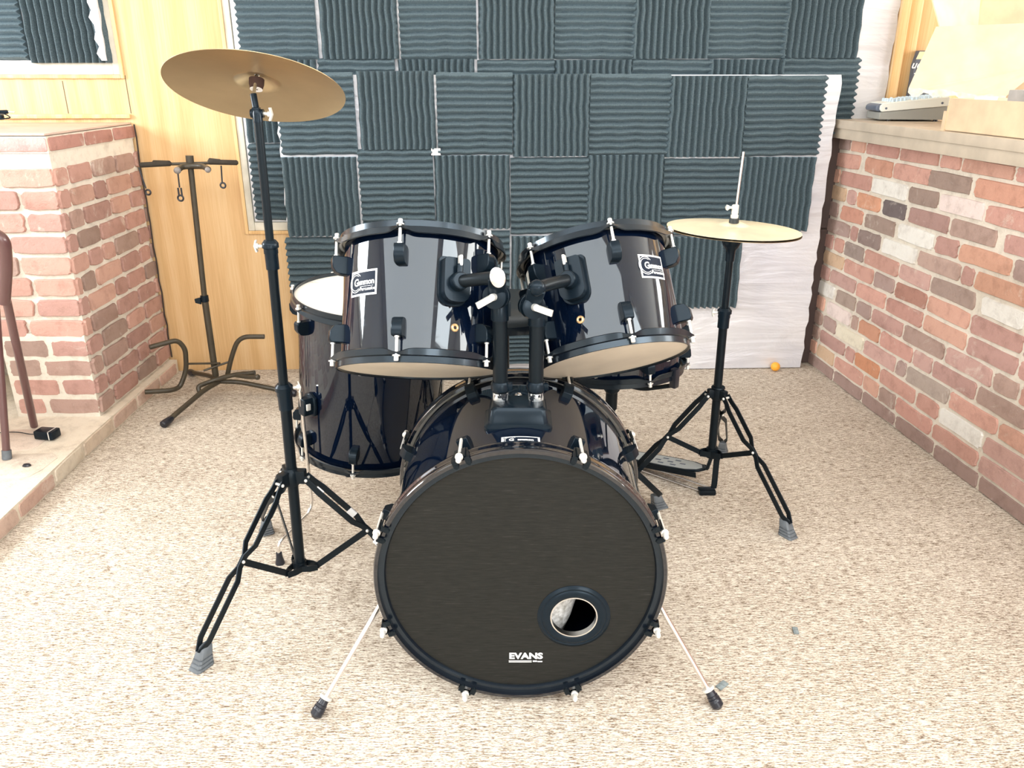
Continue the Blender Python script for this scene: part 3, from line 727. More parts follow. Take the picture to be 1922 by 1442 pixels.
# ---- bass drum
BC = Vector((.0165, 1.31, .3045)); BR = .287
bd = thing('bass_drum', 'big black bass drum standing at the front on two chrome spurs', 'bass drum', (BC.x, 1.52, 0))
BX = MX(BC, Vector((1, 0, 0)), Vector((0, 0, 1)), Vector((0, 1, 0)))     # lathe axis points to the back; local z = depth
def bp(a, r, y): return Vector((BC.x+r*math.sin(a), 1.31+y, BC.z+r*math.cos(a)))   # a from the top, clockwise seen from the front
BSH = .272
mb = MB(); mb.lathe([(BSH-.008, .03), (BSH, .03), (BSH, .405), (BSH-.008, .405)], BX, 160, close=True)
shell_o = build(mb, 'shell', 'shell', bd)
def hoop_prof(y0, y1): return [(BR-.0085, y0), (BR-.002, y0), (BR, y0+.003), (BR, y0+.012), (BR-.0022, y0+.016), (BR-.0022, y1-.016), (BR, y1-.012), (BR, y1-.003), (BR-.002, y1), (BR-.0085, y1)]
mb = MB(); mb.lathe(hoop_prof(0, .040), BX, 192, close=True); build(mb, 'front_hoop', 'hoop_gloss', bd)
mb = MB(); mb.lathe(hoop_prof(.395, .435), BX, 192, close=True); build(mb, 'rear_hoop', 'hoop_gloss', bd)
mb = MB(); mb.lathe([(.2640, .013), (.2665, .008), (.2785, .008), (.2785, .028), (.2640, .016)], BX, 160, close=True); build(mb, 'head_rim', 'hoop', bd)
mb = MB(); mb.disc(.277, .425, BX, 96); build(mb, 'rear_head', 'head_white', bd, label='pale rear drumhead')
# front head with the off-centre port
pc = atY(1077, 1157, 1.325); pu, pw = pc.x-BC.x, pc.z-BC.z; PRr, PRo = .0485, .0735
mb = MB(); rings = []; n = 96; HY = .0145; HR = .2665
for i in range(n):
    t = 2*PI*i/n; dx, dz = math.cos(t), math.sin(t); b = pu*dx+pw*dz; s = -b+math.sqrt(b*b-(pu*pu+pw*pw)+HR*HR)
    rings.append([Vector((BC.x+pu+dx*(PRr+(s-PRr)*k/8), 1.31+HY, BC.z+pw+dz*(PRr+(s-PRr)*k/8))) for k in range(9)])
rings.append(rings[0]); mb.loft(rings, False, False)
fh = build(mb, 'front_head', 'head_black', bd, label='matt black front drumhead')
PX_ = MX(Vector((BC.x+pu, 1.31+HY, BC.z+pw)), Vector((1, 0, 0)), Vector((0, 0, 1)), Vector((0, -1, 0)))
mb = MB(); mb.lathe([(PRr-.001, -.012), (PRr-.001, .0035), (PRr+.003, .006), (PRr+.013, .0055), (PRr+.0155, .0035), (PRr+.0185, .0045), (PRo-.004, .0035), (PRo, .0008), (PRo, 0)], PX_, 96)
build(mb, 'port_ring', 'black_plastic', fh)
mb = MB(); mb.lathe([(PRr-.0012, .004), (PRr-.0012, -.010), (PRr-.0035, -.010), (PRr-.0035, .004)], PX_, 96, close=True)
build(mb, 'port_edge_highlight', 'steel', fh, label='thin bright ring standing in for the highlight inside the port')  # bright metal stands in for the highlight along the hole's edge
lc = atY(987, 1237, 1.32)
mb = MB(); vs, fs = text_polys('EVANS', .0205, .0009, 0, 1.12)
f3 = lambda u, v: Vector((lc.x+u, 1.31+HY-.0008, lc.z+.0035+v))
map_add(mb, vs, fs, f3)
for (a, b, c, d) in ((-.035, .012, -.0125, -.0108), (-.035, .012, -.0155, -.0140), (.0145, .023, -.0145, -.0108), (.024, .034, -.0150, -.0120)):
    vs, fs = grid(a, b, c, d, 1, 1); map_add(mb, vs, fs, f3)
build(mb, 'head_lettering', 'white_print', fh, flat=True, label='white printed maker name')
# lugs, rods and claws, eight per end
def claw_set(a, front=True):
    r = Vector((math.sin(a), 0, math.cos(a))); t = Vector((math.cos(a), 0, -math.sin(a))); s = -1 if front else 1
    y0 = 1.31 if front else 1.745; d = Vector((0, s, 0))       # d points out of the drum end
    C = BC.copy(); C.y = 0
    P = lambda rr, yy: C+r*rr+Vector((0, yy, 0))
    # lug on the shell
    L0 = y0-s*.068
    X = MX(P(BSH-.003, L0)-t*.011, r, d, t)
    mb = MB(); mb.prism([(0, -.034), (.014, -.032), (.026, -.016), (.028, 0), (.010, .002), (0, .002)], .022, X)
    lg = build(mb, 'lug', 'black_plastic', bd, bevel=.003)
    rr = BR+.0085
    mb = MB(); mb.rod(P(rr, L0-s*.004), P(rr, y0+s*.014), [(0, .0032), (.058, .0032)], 12); mb.rod(P(rr, y0+s*-.002), P(rr, y0+s*.022), [(0, .0045), (.002, .0075), (.006, .0075), (.008, .0055), (.020, .0055), (.024, .003)], 12)
    build(mb, 'tension_rod', 'pale_screw', lg, label='pale metal tension rod')
    # claw: a hooked plate over the hoop with two rounded tongues
    mb = MB()
    for q in (-1, 1):
        o = t*q*.0125
        pth = [P(BR+.004, y0-s*.034)+o*.6, P(BR+.004, y0-s*.006)+o, P(BR+.003, y0+s*.003)+o, P(BR-.009, y0+s*.0035)+o]
        mb.strip(pth, .0105, .0028, r if False else t.cross(d))
        mb.cyl(P(BR-.0085, y0+s*.0015)+o, P(BR-.0085, y0+s*.0052)+o, .0055, .0045, 14)
    mb.strip([P(BR+.0075, y0-s*.030), P(BR+.0075, y0+s*.002)], .022, .003, r)
    build(mb, 'claw_hook', 'black_metal', bd)
for k in range(8):
    claw_set(R_(22.5+45*k), True)
    if k in (0, 1, 2, 5, 6, 7): claw_set(R_(22.5+45*k), False)
# spurs
for s, (fx, fy), (ax, ay) in ((-1, (590, 1350), (706, 1148)), (1, (1350, 1333), (1246, 1150))):
    foot = atZ(fx, fy); foot.z = .004; a = R_(112*s); top = bp(a, BSH+.012, .085)
    top = atY(ax, ay, 1.392)
    dr = (foot-top).normalized(); mb = MB(); top = top-dr*.095; mb.cyl(top, foot-dr*.03, .0052, None, 14)
    lg = build(mb, 'spur', 'chrome', bd, label='chrome spur rod')
    mb = MB(); mb.rod(foot-dr*.046, foot, [(0, .0055), (.001, .0115), (.006, .0115), (.0062, .0095), (.016, .0105), (.017, .0118), (.022, .0115), (.023, .0128), (.029, .0125), (.030, .0132), (.040, .0125), (.046, .006)], 20)
    build(mb, 'rubber_foot', 'black_rubber', lg, label='black rubber foot with a pale ring')
    mb = MB(); mb.rod(foot-dr*.0475, foot-dr*.041, [(0, .0125), (.0015, .0135), (.005, .0135), (.0065, .0125)], 20); build(mb, 'foot_ring', 'pale_screw', lg, label='pale ring above the foot')
    mb = MB(); rv = Vector((top.x-BC.x, 0, top.z-BC.z)).normalized(); q = Vector((BC.x, top.y, BC.z))+rv*(BSH-.004); X = MX(q, Vector((0, 1, 0)).cross(rv), Vector((0, 1, 0)), rv)
    mb.box((0, 0, .014), (.045, .05, .036), X=X, bev=.008); build(mb, 'spur_bracket', 'black_plastic', bd)
# badge on top of the shell, under the tom mount
badge(bd, lambda u, v, l: ROOT[bd.name].inverted() @ bp((u)/BSH, BSH+l, .052+.0175+v), .074, .035, persist=False)
# scar / vent on the shell top
mb = MB(); mb.lathe([(.0035, 0), (.0035, .002), (.0065, .003), (.0085, .0)], Matrix.Translation(bp(-.01, BSH, .30)), 20); build(mb, 'vent_grommet', 'chrome', bd, label='small chrome vent ring')
# pillow inside
pl = MB(); r4 = random.Random(2); vs = []; nu, nv = 24, 16
rg = []
for j in range(nv+1):
    ph = -PI/2+PI*j/nv; ring = []
    for i in range(nu):
        th = 2*PI*i/nu; cc = math.cos(ph); f = lambda q: math.copysign(abs(q)**.6, q)
        ring.append(Vector((-.018+.145*f(cc*math.cos(th)), 1.445+.085*f(cc*math.sin(th)), .155+.095*f(math.sin(ph))))+Vector((.06*math.sin(ph), 0, 0)) + Vector((r4.uniform(-1, 1), r4.uniform(-1, 1), r4.uniform(-1, 1)))*.004)
    rg.append(ring)
pl.loft(rg); o = build(pl, 'damping_pillow', 'fleece', None, sharp=180, origin=(-.018, 1.445, .06)); meta(o, 'white fleecy pillow inside the bass drum, seen through the round port', 'pillow')
# ---- tom holder
hd = thing('tom_holder', 'black double tom holder standing on top of the bass drum', 'drum mount', (BC.x, 1.5, BC.z+BSH))
mb = MB(); top = BC.z+BSH
hx = .0125
pol = []
def mount_ring(w, l, z, cy=1.487):
    out = []
    for (sx, sy, a0) in ((1, 1, 0), (-1, 1, 90), (-1, -1, 180), (1, -1, 270)):
        for k in range(5):
            q = R_(a0+k*22.5); out.append(Vector((hx+sx*(w-.012)+.012*math.cos(q), cy+sy*(l-.012)+.012*math.sin(q), z)))
    return out
mb.loft([mount_ring(.068, .050, top-.012), mount_ring(.068, .050, top-.002), mount_ring(.060, .043, top+.004), mount_ring(.056, .038, top+.030), mount_ring(.050, .033, top+.036)])
build(mb, 'base_block', 'black_plastic', hd)
posts = [(-.0235, (941, 560)), (.0485, (1005, 572))]
for i, (xx, _) in enumerate(posts):
    zt = .815 if i == 0 else .805; yy = 1.500
    mb = MB(); mb.rod((xx, yy, top+.028), (xx, yy, zt), [(0, .0150), (.006, .0150), (zt-top-.028, .0145)], 28)
    p = build(mb, 'post', 'black_metal', hd)
    mb = MB(); mb.rod((xx, yy, .632), (xx, yy, .652), [(0, .0175), (.002, .0195), (.014, .0195), (.018, .0175), (.020, .0165)], 28); mb.box((xx+.02, yy-.004, .642), (.010, .016, .014), bev=.002)
    build(mb, 'height_collar', 'black_plastic', p)
    mb = MB(); mb.rod((xx, yy, zt-.035), (xx, yy, zt+.004), [(0, .0175), (.034, .0175), (.039, .014)], 28); mb.box((xx+.018, yy, zt-.012), (.006, .010, .03), bev=.001)
    build(mb, 'top_sleeve', 'black_plastic', p)
    mb = MB(); mb.rod((xx, yy, top+.034), (xx, yy, .628), [(0, .0153), (.001, .0156), (.627-top-.034, .0156), (.628-top-.034, .0153)], 28); build(mb, 'worn_sleeve', M['worn'], p, label='lower tube with chipped black paint over bright metal')
# tilters: round ratchet joint then an arm into each tom bracket
for i, (xx, Xb, dv) in enumerate(((-.0235, XL, -1), (.0485, XR, 1))):
    Mt = MTL if i == 0 else MTR
    zt = .832 if i == 0 else .818; c = Vector((xx-.004*(-dv), 1.497, zt))
    ex = Mt @ (Xb @ Vector((0, -.004, .050)))     # mouth of the receiver
    out = ((Mt @ (Xb @ Vector((0, -.004, .13))))-ex).normalized()
    if i == 0: el = atY(934, 521, 1.455); jc = atY(932, 556, 1.478)
    else: el = atY(1008, 541, 1.462); jc = atY(998, 575, 1.482)
    ax = Vector((.35*(1 if i == 0 else -1)*-1, -1, .15)).normalized()
    x, y, d = frame_from(ax)
    mb = MB(); mb.rod(jc-ax*.016, jc+ax*.016, [(0, .019), (.002, .0235), (.014, .0245), (.015, .0225), (.0165, .0225), (.0175, .0245), (.030, .0235), (.032, .018)], 32)
    mb.cyl(jc, Vector((xx, 1.5, zt-.012)), .014, .0145, 20)
    j = build(mb, 'ratchet_joint', 'black_plastic', hd)
    # wing nut
    w0 = jc+ax*.016; mb = MB(); mb.cyl(w0, w0+ax*.010, .0075, .0065, 14)
    wd = (Vector((-1, -.5, -.45)) if i == 0 else Vector((1, -.45, -.25))).normalized(); mb.strip([w0+ax*.006, w0+ax*.008+wd*.014, w0+ax*.008+wd*.034], .012, .005, wd.cross(Vector((0, 0, 1))))
    build(mb, 'wing_nut', 'pale_screw', j, label='pale wing nut')
    mb = MB(); mb.tube(fillet([ex-out*.012, ex+(el-ex)*.5, el], .02), .0125, 20); build(mb, 'arm', 'black_metal', hd)
    mb = MB(); mb.sphere(el, .0165, 20, (1, .8, 1)); mb.strip([el, (el+jc)/2, jc], .034, .020, (0, -1, .2)); build(mb, 'arm_elbow', 'white_tape' if False else 'black_plastic', hd, bevel=.002)
    if i == 0:
        fr = (Vector((0, 0, CAM_H))-el).normalized(); x, y, d = frame_from(fr)
        mb = MB(); mb.lathe([(1e-4, .019), (.009, .0185), (.0135, .016), (.014, .012)], MX(el, x, y, d) @ Matrix.Rotation(R_(14), 4, 'Z') @ Matrix.Diagonal((1.05, 1.4, 1, 1)), 28); build(mb, 'arm_end_cap', 'chrome', hd, label='bright round chrome end cap')
mb = MB()
# ================================================================= STANDS
def tripod_leg(root, hub, foot, cross=.46, w=.0155, t=.0034, sep=.0138, mname='black_metal', feet=True, rub='rubber'):
    hub = Vector(hub); foot = Vector(foot); top = foot+Vector((0, 0, .040)); ld = top-hub
    hz_ = Vector((ld.x, ld.y, 0)).normalized(); tg = Vector((-hz_.y, hz_.x, 0))
    cp = cross; prof = [(0, .010), (.06, .011), (.12, sep+.002), (cp-.09, sep+.002), (cp-.02, .002), (cp+.05, .002), (cp+.12, sep), (.93, sep), (1.0, .002)]
    sag = .0
    mb = MB()
    for s in (-1, 1): mb.strip([hub+ld*k+tg*o*s for k, o in prof], w, t, tg)
    lg = build(mb, 'leg', mname, root, bevel=.0006)
    for k in (.02, cp+.015, ):
        p = hub+ld*k; o = tg*(.0125 if k < .1 else .0045)
        mb = MB(); mb.cyl(p-o, p+o, .0036, None, 12); mb.sphere(p-o, .0042, 12); mb.sphere(p+o, .0042, 12)
        build(mb, 'rivet', 'pale_screw', lg, label='pale rivet')
    if feet:
        d = (foot-hub); yaw = math.atan2(hz_.y, hz_.x)
        mb = MB(); rings = []
        def rr(w1, w2, z, off): return [foot+Matrix.Rotation(yaw, 3, 'Z') @ Vector((off+sx*w1, sy*w2, 0))+Vector((0, 0, z)) for sx, sy in ((1, .75), (.75, 1), (-.75, 1), (-1, .75), (-1, -.75), (-.75, -1), (.75, -1), (1, -.75))]
        zs = [(0, .0215), (.0015, .0235), (.0065, .0220), (.007, .0185), (.0095, .0185), (.010, .0212), (.0145, .0200), (.015, .0165), (.0175, .0165), (.018, .0192), (.0225, .0180), (.023, .0148), (.0255, .0148), (.026, .0175), (.046, .0140), (.048, .0115)]
        for z, q in zs: rings.append(rr(q, q*.78, z, -.018*z/.048*1.0))
        mb.loft(rings); build(mb, 'rubber_foot', rub, lg, label='ribbed grey rubber foot')
    return hub+ld*(cp+.015), lg
def collar(mb, c, r, h=.03, ax=(0, 0, 1)):
    c = Vector(c); ax = Vector(ax); mb.rod(c-ax*h*.62, c+ax*h*.5, [(0, r*.78), (h*.02, r*.86), (h*.45, r*.86), (h*.5, r), (h*.85, r), (h*.95, r*.9), (h*1.12, r*.7)], 28)
def wing(root, p, ax, m='pale_screw', L=.018, name='wing_nut'):
    ax = Vector(ax).normalized(); p = Vector(p); x, y, d = frame_from(ax); mb = MB()
    mb.cyl(p, p+ax*.016, .0035, None, 10); mb.cyl(p+ax*.010, p+ax*.018, .006, None, 12)
    mb.strip([p+ax*.014-y*L*.7, p+ax*.018, p+ax*.014+y*L*.7], .009, .003, ax)
    return build(mb, name, m, root, label='pale wing nut')
# ---- crash cymbal stand
CS = thing('cymbal_stand', 'tall straight black cymbal stand at the left with a double-braced tripod', 'cymbal stand', (-.53, 1.70, 0))
c0 = Vector((-.5305, 1.70, .079)); hubp = atY(546, 893, 1.70); k2 = atY(533, 730, 1.70); k3 = atY(507.5, 462, 1.70); k4 = atY(484, 222, 1.70)
mb = MB(); mb.cyl(c0, k2, .0127, None, 28); build(mb, 'lower_tube', 'black_metal', CS)
mb = MB(); mb.cyl(k2, k3, .0107, None, 28); build(mb, 'middle_tube', 'black_metal', CS)
mb = MB(); mb.cyl(k3, k4, .0088, None, 28); build(mb, 'upper_tube', 'black_metal', CS, label='glossy upper tube')
for kk, r_, w_ in ((k2, .0205, Vector((.8, .3, 0))), (k3, .0175, Vector((-1, .0, 0)))):
    mb = MB(); collar(mb, kk, r_, .026); mb.cyl(kk-Vector((0, 0, .05)), kk, r_*.80, None, 24); cl = build(mb, 'height_collar', 'black_plastic', CS)
    wing(cl, kk+w_.normalized()*r_*.9, w_)
mb = MB(); mb.rod(hubp-Vector((0, 0, .022)), hubp+Vector((0, 0, .022)), [(0, .019), (.002, .020), (.034, .020), (.038, .017), (.044, .0150)], 28)
feet = [Vector((-.690, 1.425, 0)), Vector((-.20, 1.675, 0)), Vector((-.705, 1.985, 0))]
for f in feet:
    h = Vector((f.x-hubp.x, f.y-hubp.y, 0)).normalized(); tg = Vector((-h.y, h.x, 0))
    mb.box((0, 0, 0), (.030, .022, .034), X=MX(hubp+h*.022, h, tg, Vector((0, 0, 1))), bev=.004)
build(mb, 'leg_hub', 'black_metal', CS)
bot = MB(); bot.cyl(c0-Vector((0, 0, .006)), c0+Vector((0, 0, .014)), .0165, None, 24)
for f in feet:
    h = Vector((f.x-hubp.x, f.y-hubp.y, 0)).normalized(); tg = Vector((-h.y, h.x, 0)); hb = hubp+h*.034
    cp, lg = tripod_leg(CS, hb, f, cross=.47)
    e = c0+h*.040+Vector((0, 0, .0))
    mb = MB()
    mb.strip([cp, e], .0155, .003, tg); mb.sphere(e+tg*.003, .004, 10); mb.sphere(e-tg*.003, .004, 10); build(mb, 'brace', 'black_metal', CS, bevel=.0006)
    for s in (-1, 1): bot.strip([c0+tg*.016*s+h*.0, c0+tg*.012*s+h*.028, c0+tg*.004*s+h*.046], .016, .003, tg)
build(bot, 'brace_bracket', 'black_metal', CS)
# worn white tape marks on the leg that runs right
hb = hubp+Vector((1, -.08, 0)).normalized()*.034; ld = Vector((-.20, 1.675, .04))-hb; h = Vector((ld.x, ld.y, 0)).normalized(); tg = Vector((-h.y, h.x, 0)); up = ld.normalized().cross(tg)
if up.z < 0: up = -up
for k, s, name in ((.115, -1, 0), (.35, 1, 0), (.575, -1, 0)):
    mb = MB(); o = -tg*.0118 if s < 0 else tg*.0118
    if k > .5: o = -tg*.011
    p = hb+ld*k+o; mb.strip([p-ld.normalized()*.010, p+ld.normalized()*.010], .0175, .0046, tg)
    build(mb, 'paint_mark', 'white_tape', CS, label='worn pale patch on the leg')
# tilter and rod
T0 = atY(482, 213, 1.705); T1 = atY(476, 180, 1.715)
xC, yC, nC = axis_frame(23.7, 1.8); CC = Vector((-.524, 1.745, 1.198)); BELL = CC+nC*.022
mb = MB(); mb.rod(k4-Vector((0, 0, .008)), k4+Vector((0, 0, .016)), [(0, .0095), (.018, .0095), (.024, .007)], 20); mb.box((0, 0, 0), (.016, .020, .024), X=Matrix.Translation(T0), bev=.004)
mb.cyl(T0-Vector((.012, 0, 0)), T0+Vector((.014, 0, 0)), .0085, None, 20); mb.cyl(T0, T1+(T1-T0)*.1, .0068, None, 18)
tt = build(mb, 'tilter', 'black_plastic', CS); wing(tt, T0+Vector((.013, 0, 0)), (1, -.1, -.1))
mb = MB(); mb.cyl(T1, BELL+nC*.012, .0036, None, 14); build(mb, 'rod', 'steel', CS, label='bare steel rod')
mb = MB(); s0 = BELL-nC*.022; mb.rod(s0, BELL, [(0, .0105), (.001, .0125), (.010, .015), (.021, .0155), (.022, .012)], 24); build(mb, 'cup_sleeve', mat('dark_felt', (.06, .03, .025), .8), CS, label='dark felt washer under the cymbal')
mb = MB(); mb.lathe([(.004, -.001), (.0125, -.001), (.0125, .0006), (.004, .0006)], MX(s0, xC, yC, nC), 24, close=True); build(mb, 'washer', 'white_tape', CS, label='pale washer')
def cymbal(name, label, c, x, y, n, R, bow, bellr, bellh, m, inv=1, th=.0012):
    prof = []
    for i in range(34):
        r = .0055+(R-.0055)*i/33
        z = bow*(1-(r/R)**1.8)
        if r < bellr*1.25:
            q = r/bellr
            z += bellh*(math.cos(min(q, 1.0)*PI/2)**.9 if q < 1 else 0)
        prof.append((r, z*inv))
    full = [(r, z+th/2) for r, z in prof]+[(r, z-th/2) for r, z in prof[::-1]]
    X = MX(c, x, y, n); root = MB(); root.lathe(full, None, 144, close=True)
    me_o = build(root, name, m, None, world=True, sharp=60); me_o.matrix_world = X; ROOT[me_o.name] = X
    meta(me_o, label, 'cymbal'); return me_o
cymbal('crash_cymbal', 'large bronze cymbal tipped up on the tall stand, its underside showing', CC, xC, yC, nC, .1795, .016, .045, .014, 'cymbal')
# ---- hi-hat
HH = Vector((.6175, 2.225, 0)); HS = thing('hi_hat_stand', 'black hi-hat stand with pedal and chain at the right of the drums', 'hi-hat stand', HH)
mb = MB(); mb.cyl(HH+Vector((0, 0, .125)), HH+Vector((-.004, 0, .580)), .0125, None, 28); build(mb, 'lower_tube', 'black_metal', HS)
mb = MB(); mb.cyl(HH+Vector((-.004, 0, .58)), HH+Vector((-.004, 0, .77)), .0098, None, 28); build(mb, 'upper_tube', 'black_metal', HS)
mb = MB(); kk = HH+Vector((-.004, 0, .585)); collar(mb, kk, .0205, .026); mb.cyl(kk-Vector((0, 0, .046)), kk, .0165, None, 24); cl = build(mb, 'height_collar', 'black_plastic', HS); wing(cl, kk+Vector((-.018, 0, 0)), (-1, -.1, 0))
mb = MB(); mb.rod(HH+Vector((-.004, 0, .735)), HH+Vector((-.004, 0, .797)), [(0, .0120), (.020, .0128), (.032, .0145), (.040, .021), (.052, .0265), (.060, .0265), (.062, .022)], 32); build(mb, 'cymbal_seat', 'black_plastic', HS)
mb = MB(); mb.cyl(HH+Vector((-.004, 0, .78)), HH+Vector((.004, 0, 1.032)), .0034, None, 14); build(mb, 'pull_rod', 'steel', HS, label='bare steel pull rod')
cz = .823; hx_, hy_, hn_ = axis_frame(1.0, 2.2)
mb = MB(); q = HH+Vector((-.003, 0, cz+.019)); mb.cyl(q+Vector((0, 0, .0)), q+Vector((0, 0, .012)), .0135, None, 24); ck = build(mb, 'clutch_felt', 'seat', HS, label='dark felt')
mb = MB(); mb.rod(q+Vector((0, 0, .012)), q+Vector((0, 0, .050)), [(0, .009), (.002, .0105), (.010, .0105), (.011, .0085), (.013, .0085), (.014, .0095), (.036, .0095), (.038, .007)], 20)
cl = build(mb, 'clutch', 'pale_screw', HS, label='pale metal clutch'); wing(cl, q+Vector((-.008, 0, .042)), (-1, -.1, 0), L=.010)
cymbal('hi_hat_cymbal', 'upper pale brass hi-hat cymbal facing up on the right stand', HH+Vector((.001, .014, cz)), hx_, hy_, hn_, .1835, .010, .042, .012, 'hihat')
cymbal('hi_hat_cymbal', 'lower hi-hat cymbal, only its dark rim showing under the pale one', HH+Vector((.001, .014, cz-.006)), hx_, hy_, hn_, .1845, .010, .042, .012, 'cymbal', inv=-1)
hub = HH+Vector((0, 0, .335)); mb = MB(); mb.rod(hub-Vector((0, 0, .020)), hub+Vector((0, 0, .020)), [(0, .018), (.002, .019), (.034, .019), (.036, .021), (.040, .019)], 28)
hf = [Vector((.786, 1.962, 0)), Vector((.330, 2.175, 0)), Vector((.730, 2.50, 0))]
bz = HH+Vector((0, 0, .137)); bot = MB(); bot.cyl(bz-Vector((0, 0, .016)), bz+Vector((0, 0, .014)), .0175, None, 24)
for f in hf:
    h = Vector((f.x-hub.x, f.y-hub.y, 0)).normalized(); tg = Vector((-h.y, h.x, 0)); hb = hub+h*.030
    mb.box((0, 0, 0), (.024, .020, .026), X=MX(hub+h*.020, h, tg, Vector((0, 0, 1))), bev=.004)
    cp, lg = tripod_leg(HS, hb, f, cross=.44)
    e = bz+h*.034; m2 = MB(); m2.strip([cp, e], .0155, .003, tg); m2.sphere(e+tg*.003, .004, 10); m2.sphere(e-tg*.003, .004, 10); build(m2, 'brace', 'black_metal', HS, bevel=.0006)
    for s in (-1, 1): bot.strip([bz+tg*.016*s, bz+tg*.012*s+h*.024, bz+tg*.004*s+h*.040], .018, .003, tg)
build(mb, 'leg_hub', 'black_metal', HS); build(bot, 'brace_bracket', 'black_metal', HS)
base = atZ(1332, 926); base.z = .006
mb = MB(); mb.strip(fillet([bz+Vector((.014, -.012, -.012)), Vector((bz.x+.014, bz.y-.014, .03)), base+Vector((.01, 0, .012))], .02), .018, .003, (0, -1, 0))
build(mb, 'frame_strap', 'black_metal', HS)
mb = MB(); mb.box((base.x-.010, base.y, .008), (.052, .034, .016), bev=.004); build(mb, 'base_plate', 'black_metal', HS)
heel = atZ(1165, 868); heel.z = .008
mb = MB()
dv = Vector((heel.x-base.x, heel.y-base.y, 0)).normalized(); tv = Vector((-dv.y, dv.x, 0))
for s in (-1, 1): mb.cyl(base+tv*.019*s+Vector((0, 0, .002)), Vector((heel.x, heel.y, .008))+tv*.019*s, .0026, None, 8)
build(mb, 'radius_rod', 'steel', HS, label='thin bare steel rods on the carpet')
toe = atY(1328, 884, 2.22); t2 = Vector((heel.x, heel.y, .03)); toe = Vector((toe.x, toe.y, toe.z))
pdv = (toe-t2); pl_ = pdv.length; px_ = pdv.normalized(); py_ = Vector((0, 0, 1)).cross(px_).normalized(); pz_ = px_.cross(py_)
X = MX(t2, px_, py_, pz_); poly = [(0, -.030), (.05, -.034), (pl_*.55, -.040), (pl_*.82, -.036), (pl_*.94, -.022), (pl_*.98, 0), (pl_*.94, .022), (pl_*.82, .036), (pl_*.55, .040), (.05, .034), (0, .030)]
mb = MB(); mb.prism(poly, .007, X); mb.box((pl_*.5, -.034, -.006), (pl_*.86, .004, .018), X=X); mb.box((pl_*.5, .034, -.006), (pl_*.86, .004, .018), X=X)
fb = build(mb, 'footboard', 'black_metal', HS, bevel=.001)
mb = MB(); 
for i in range(3):
    for j in (-1, 0, 1):
        if i == 2 and j: continue
        mb.box((pl_*(.45+i*.14+(.06 if j else 0)), j*.018, .0075), (.020, .007, .0012), X=X, bev=.0005)
build(mb, 'slot', 'dark_print', fb, label='dark slots in the footboard')
mb = MB(); mb.prism([(p[0]*.9+.02, p[1]*.86) for p in poly], .0006, X @ Matrix.Translation((0, 0, .0068))); build(mb, 'tread', mat('tread_grey', (.5, .53, .52), .35, .4), fb, label='light grey worn tread')
mb = MB(); ch0 = bz+Vector((-.004, -.012, -.016)); ch1 = toe+Vector((-.002, 0, .008))
for i in range(9):
    p = ch0+(ch1-ch0)*i/8; mb.sphere(p, .0048, 10, (1.1, .8, 1.3)); mb.cyl(p-Vector((.006, 0, 0)), p+Vector((.006, 0, 0)), .0022, None, 8)
build(mb, 'chain', 'black_metal', HS)
# ---- snare stand
SS = Vector((.275, 2.045, 0)); so = thing('snare_stand', 'black snare stand mostly hidden behind the bass drum', 'drum stand', SS)
mb = MB(); mb.cyl(SS+Vector((0, 0, .12)), SS+Vector((.0, 0, .40)), .0125, None, 24); mb.cyl(SS+Vector((0, 0, .36)), SS+Vector((0, 0, .41)), .0165, None, 24); build(mb, 'tube', 'black_metal', so)
mb = MB(); mb.rod(SS+Vector((0, 0, .405)), SS+Vector((0, 0, .447)), [(0, .014), (.012, .0225), (.030, .0235), (.042, .016)], 24); build(mb, 'swivel_head', 'black_plastic', so)
for a in (-42, 75, 195):
    h = Vector((math.cos(R_(a)), math.sin(R_(a)), 0)); c = SS+Vector((0, 0, .438)); e = Vector((.272, 2.045, .45))+h*.195
    e.z = .482+(-.012 if a == 75 else .004)
    mb = MB(); mb.tube(fillet([c, c+h*.10+Vector((0, 0, .006)), Vector((e.x, e.y, e.z-.006)), Vector((e.x, e.y, e.z+.022))], .02), .006, 12)
    bk = build(mb, 'basket_arm', 'black_metal', so)
    mb = MB(); mb.box((0, 0, 0), (.018, .020, .052), X=MX(Vector((e.x, e.y, e.z+.014)), h, Vector((-h.y, h.x, 0)), Vector((0, 0, 1))), bev=.003); build(mb, 'basket_grip', 'black_rubber', bk, label='square black rubber grip')
sf = [atZ(1238, 952), Vector((.12, 2.19, 0)), Vector((.19, 1.86, 0))]
hub = SS+Vector((0, 0, .22))
for f in sf:
    f.z = 0; h = Vector((f.x-SS.x, f.y-SS.y, 0)).normalized(); tripod_leg(so, hub+h*.02, f, cross=.4)
mb = MB(); mb.cyl(hub-Vector((0, 0, .016)), hub+Vector((0, 0, .016)), .026, None, 24); build(mb, 'leg_hub', 'black_metal', so)
# ---- throne
TH = Vector((-.025, 2.42, 0)); th = thing('drum_throne', 'round black padded drum stool seen between the two toms', 'stool', TH)
mb = MB(); mb.lathe([(1e-4, .575), (.12, .573), (.148, .566), (.160, .553), (.163, .535), (.160, .512), (.152, .505), (.10, .503), (1e-4, .503)], Matrix.Translation(TH), 64); build(mb, 'seat', 'seat', th)
mb = MB(); mb.lathe([(.163, .527), (.1655, .527), (.1665, .515), (.1655, .503), (.160, .503)], Matrix.Translation(TH), 64, close=True); build(mb, 'seat_band', 'hoop', th, label='glossy band round the seat edge')
mb = MB(); mb.cyl(TH+Vector((0, 0, .13)), TH+Vector((0, 0, .505)), .0165, None, 24); build(mb, 'post', 'black_metal', th)
for a in (90, 210, 330):
    h = Vector((math.cos(R_(a)), math.sin(R_(a)), 0)); tripod_leg(th, TH+Vector((0, 0, .27))+h*.02, TH+h*.22, cross=.45)
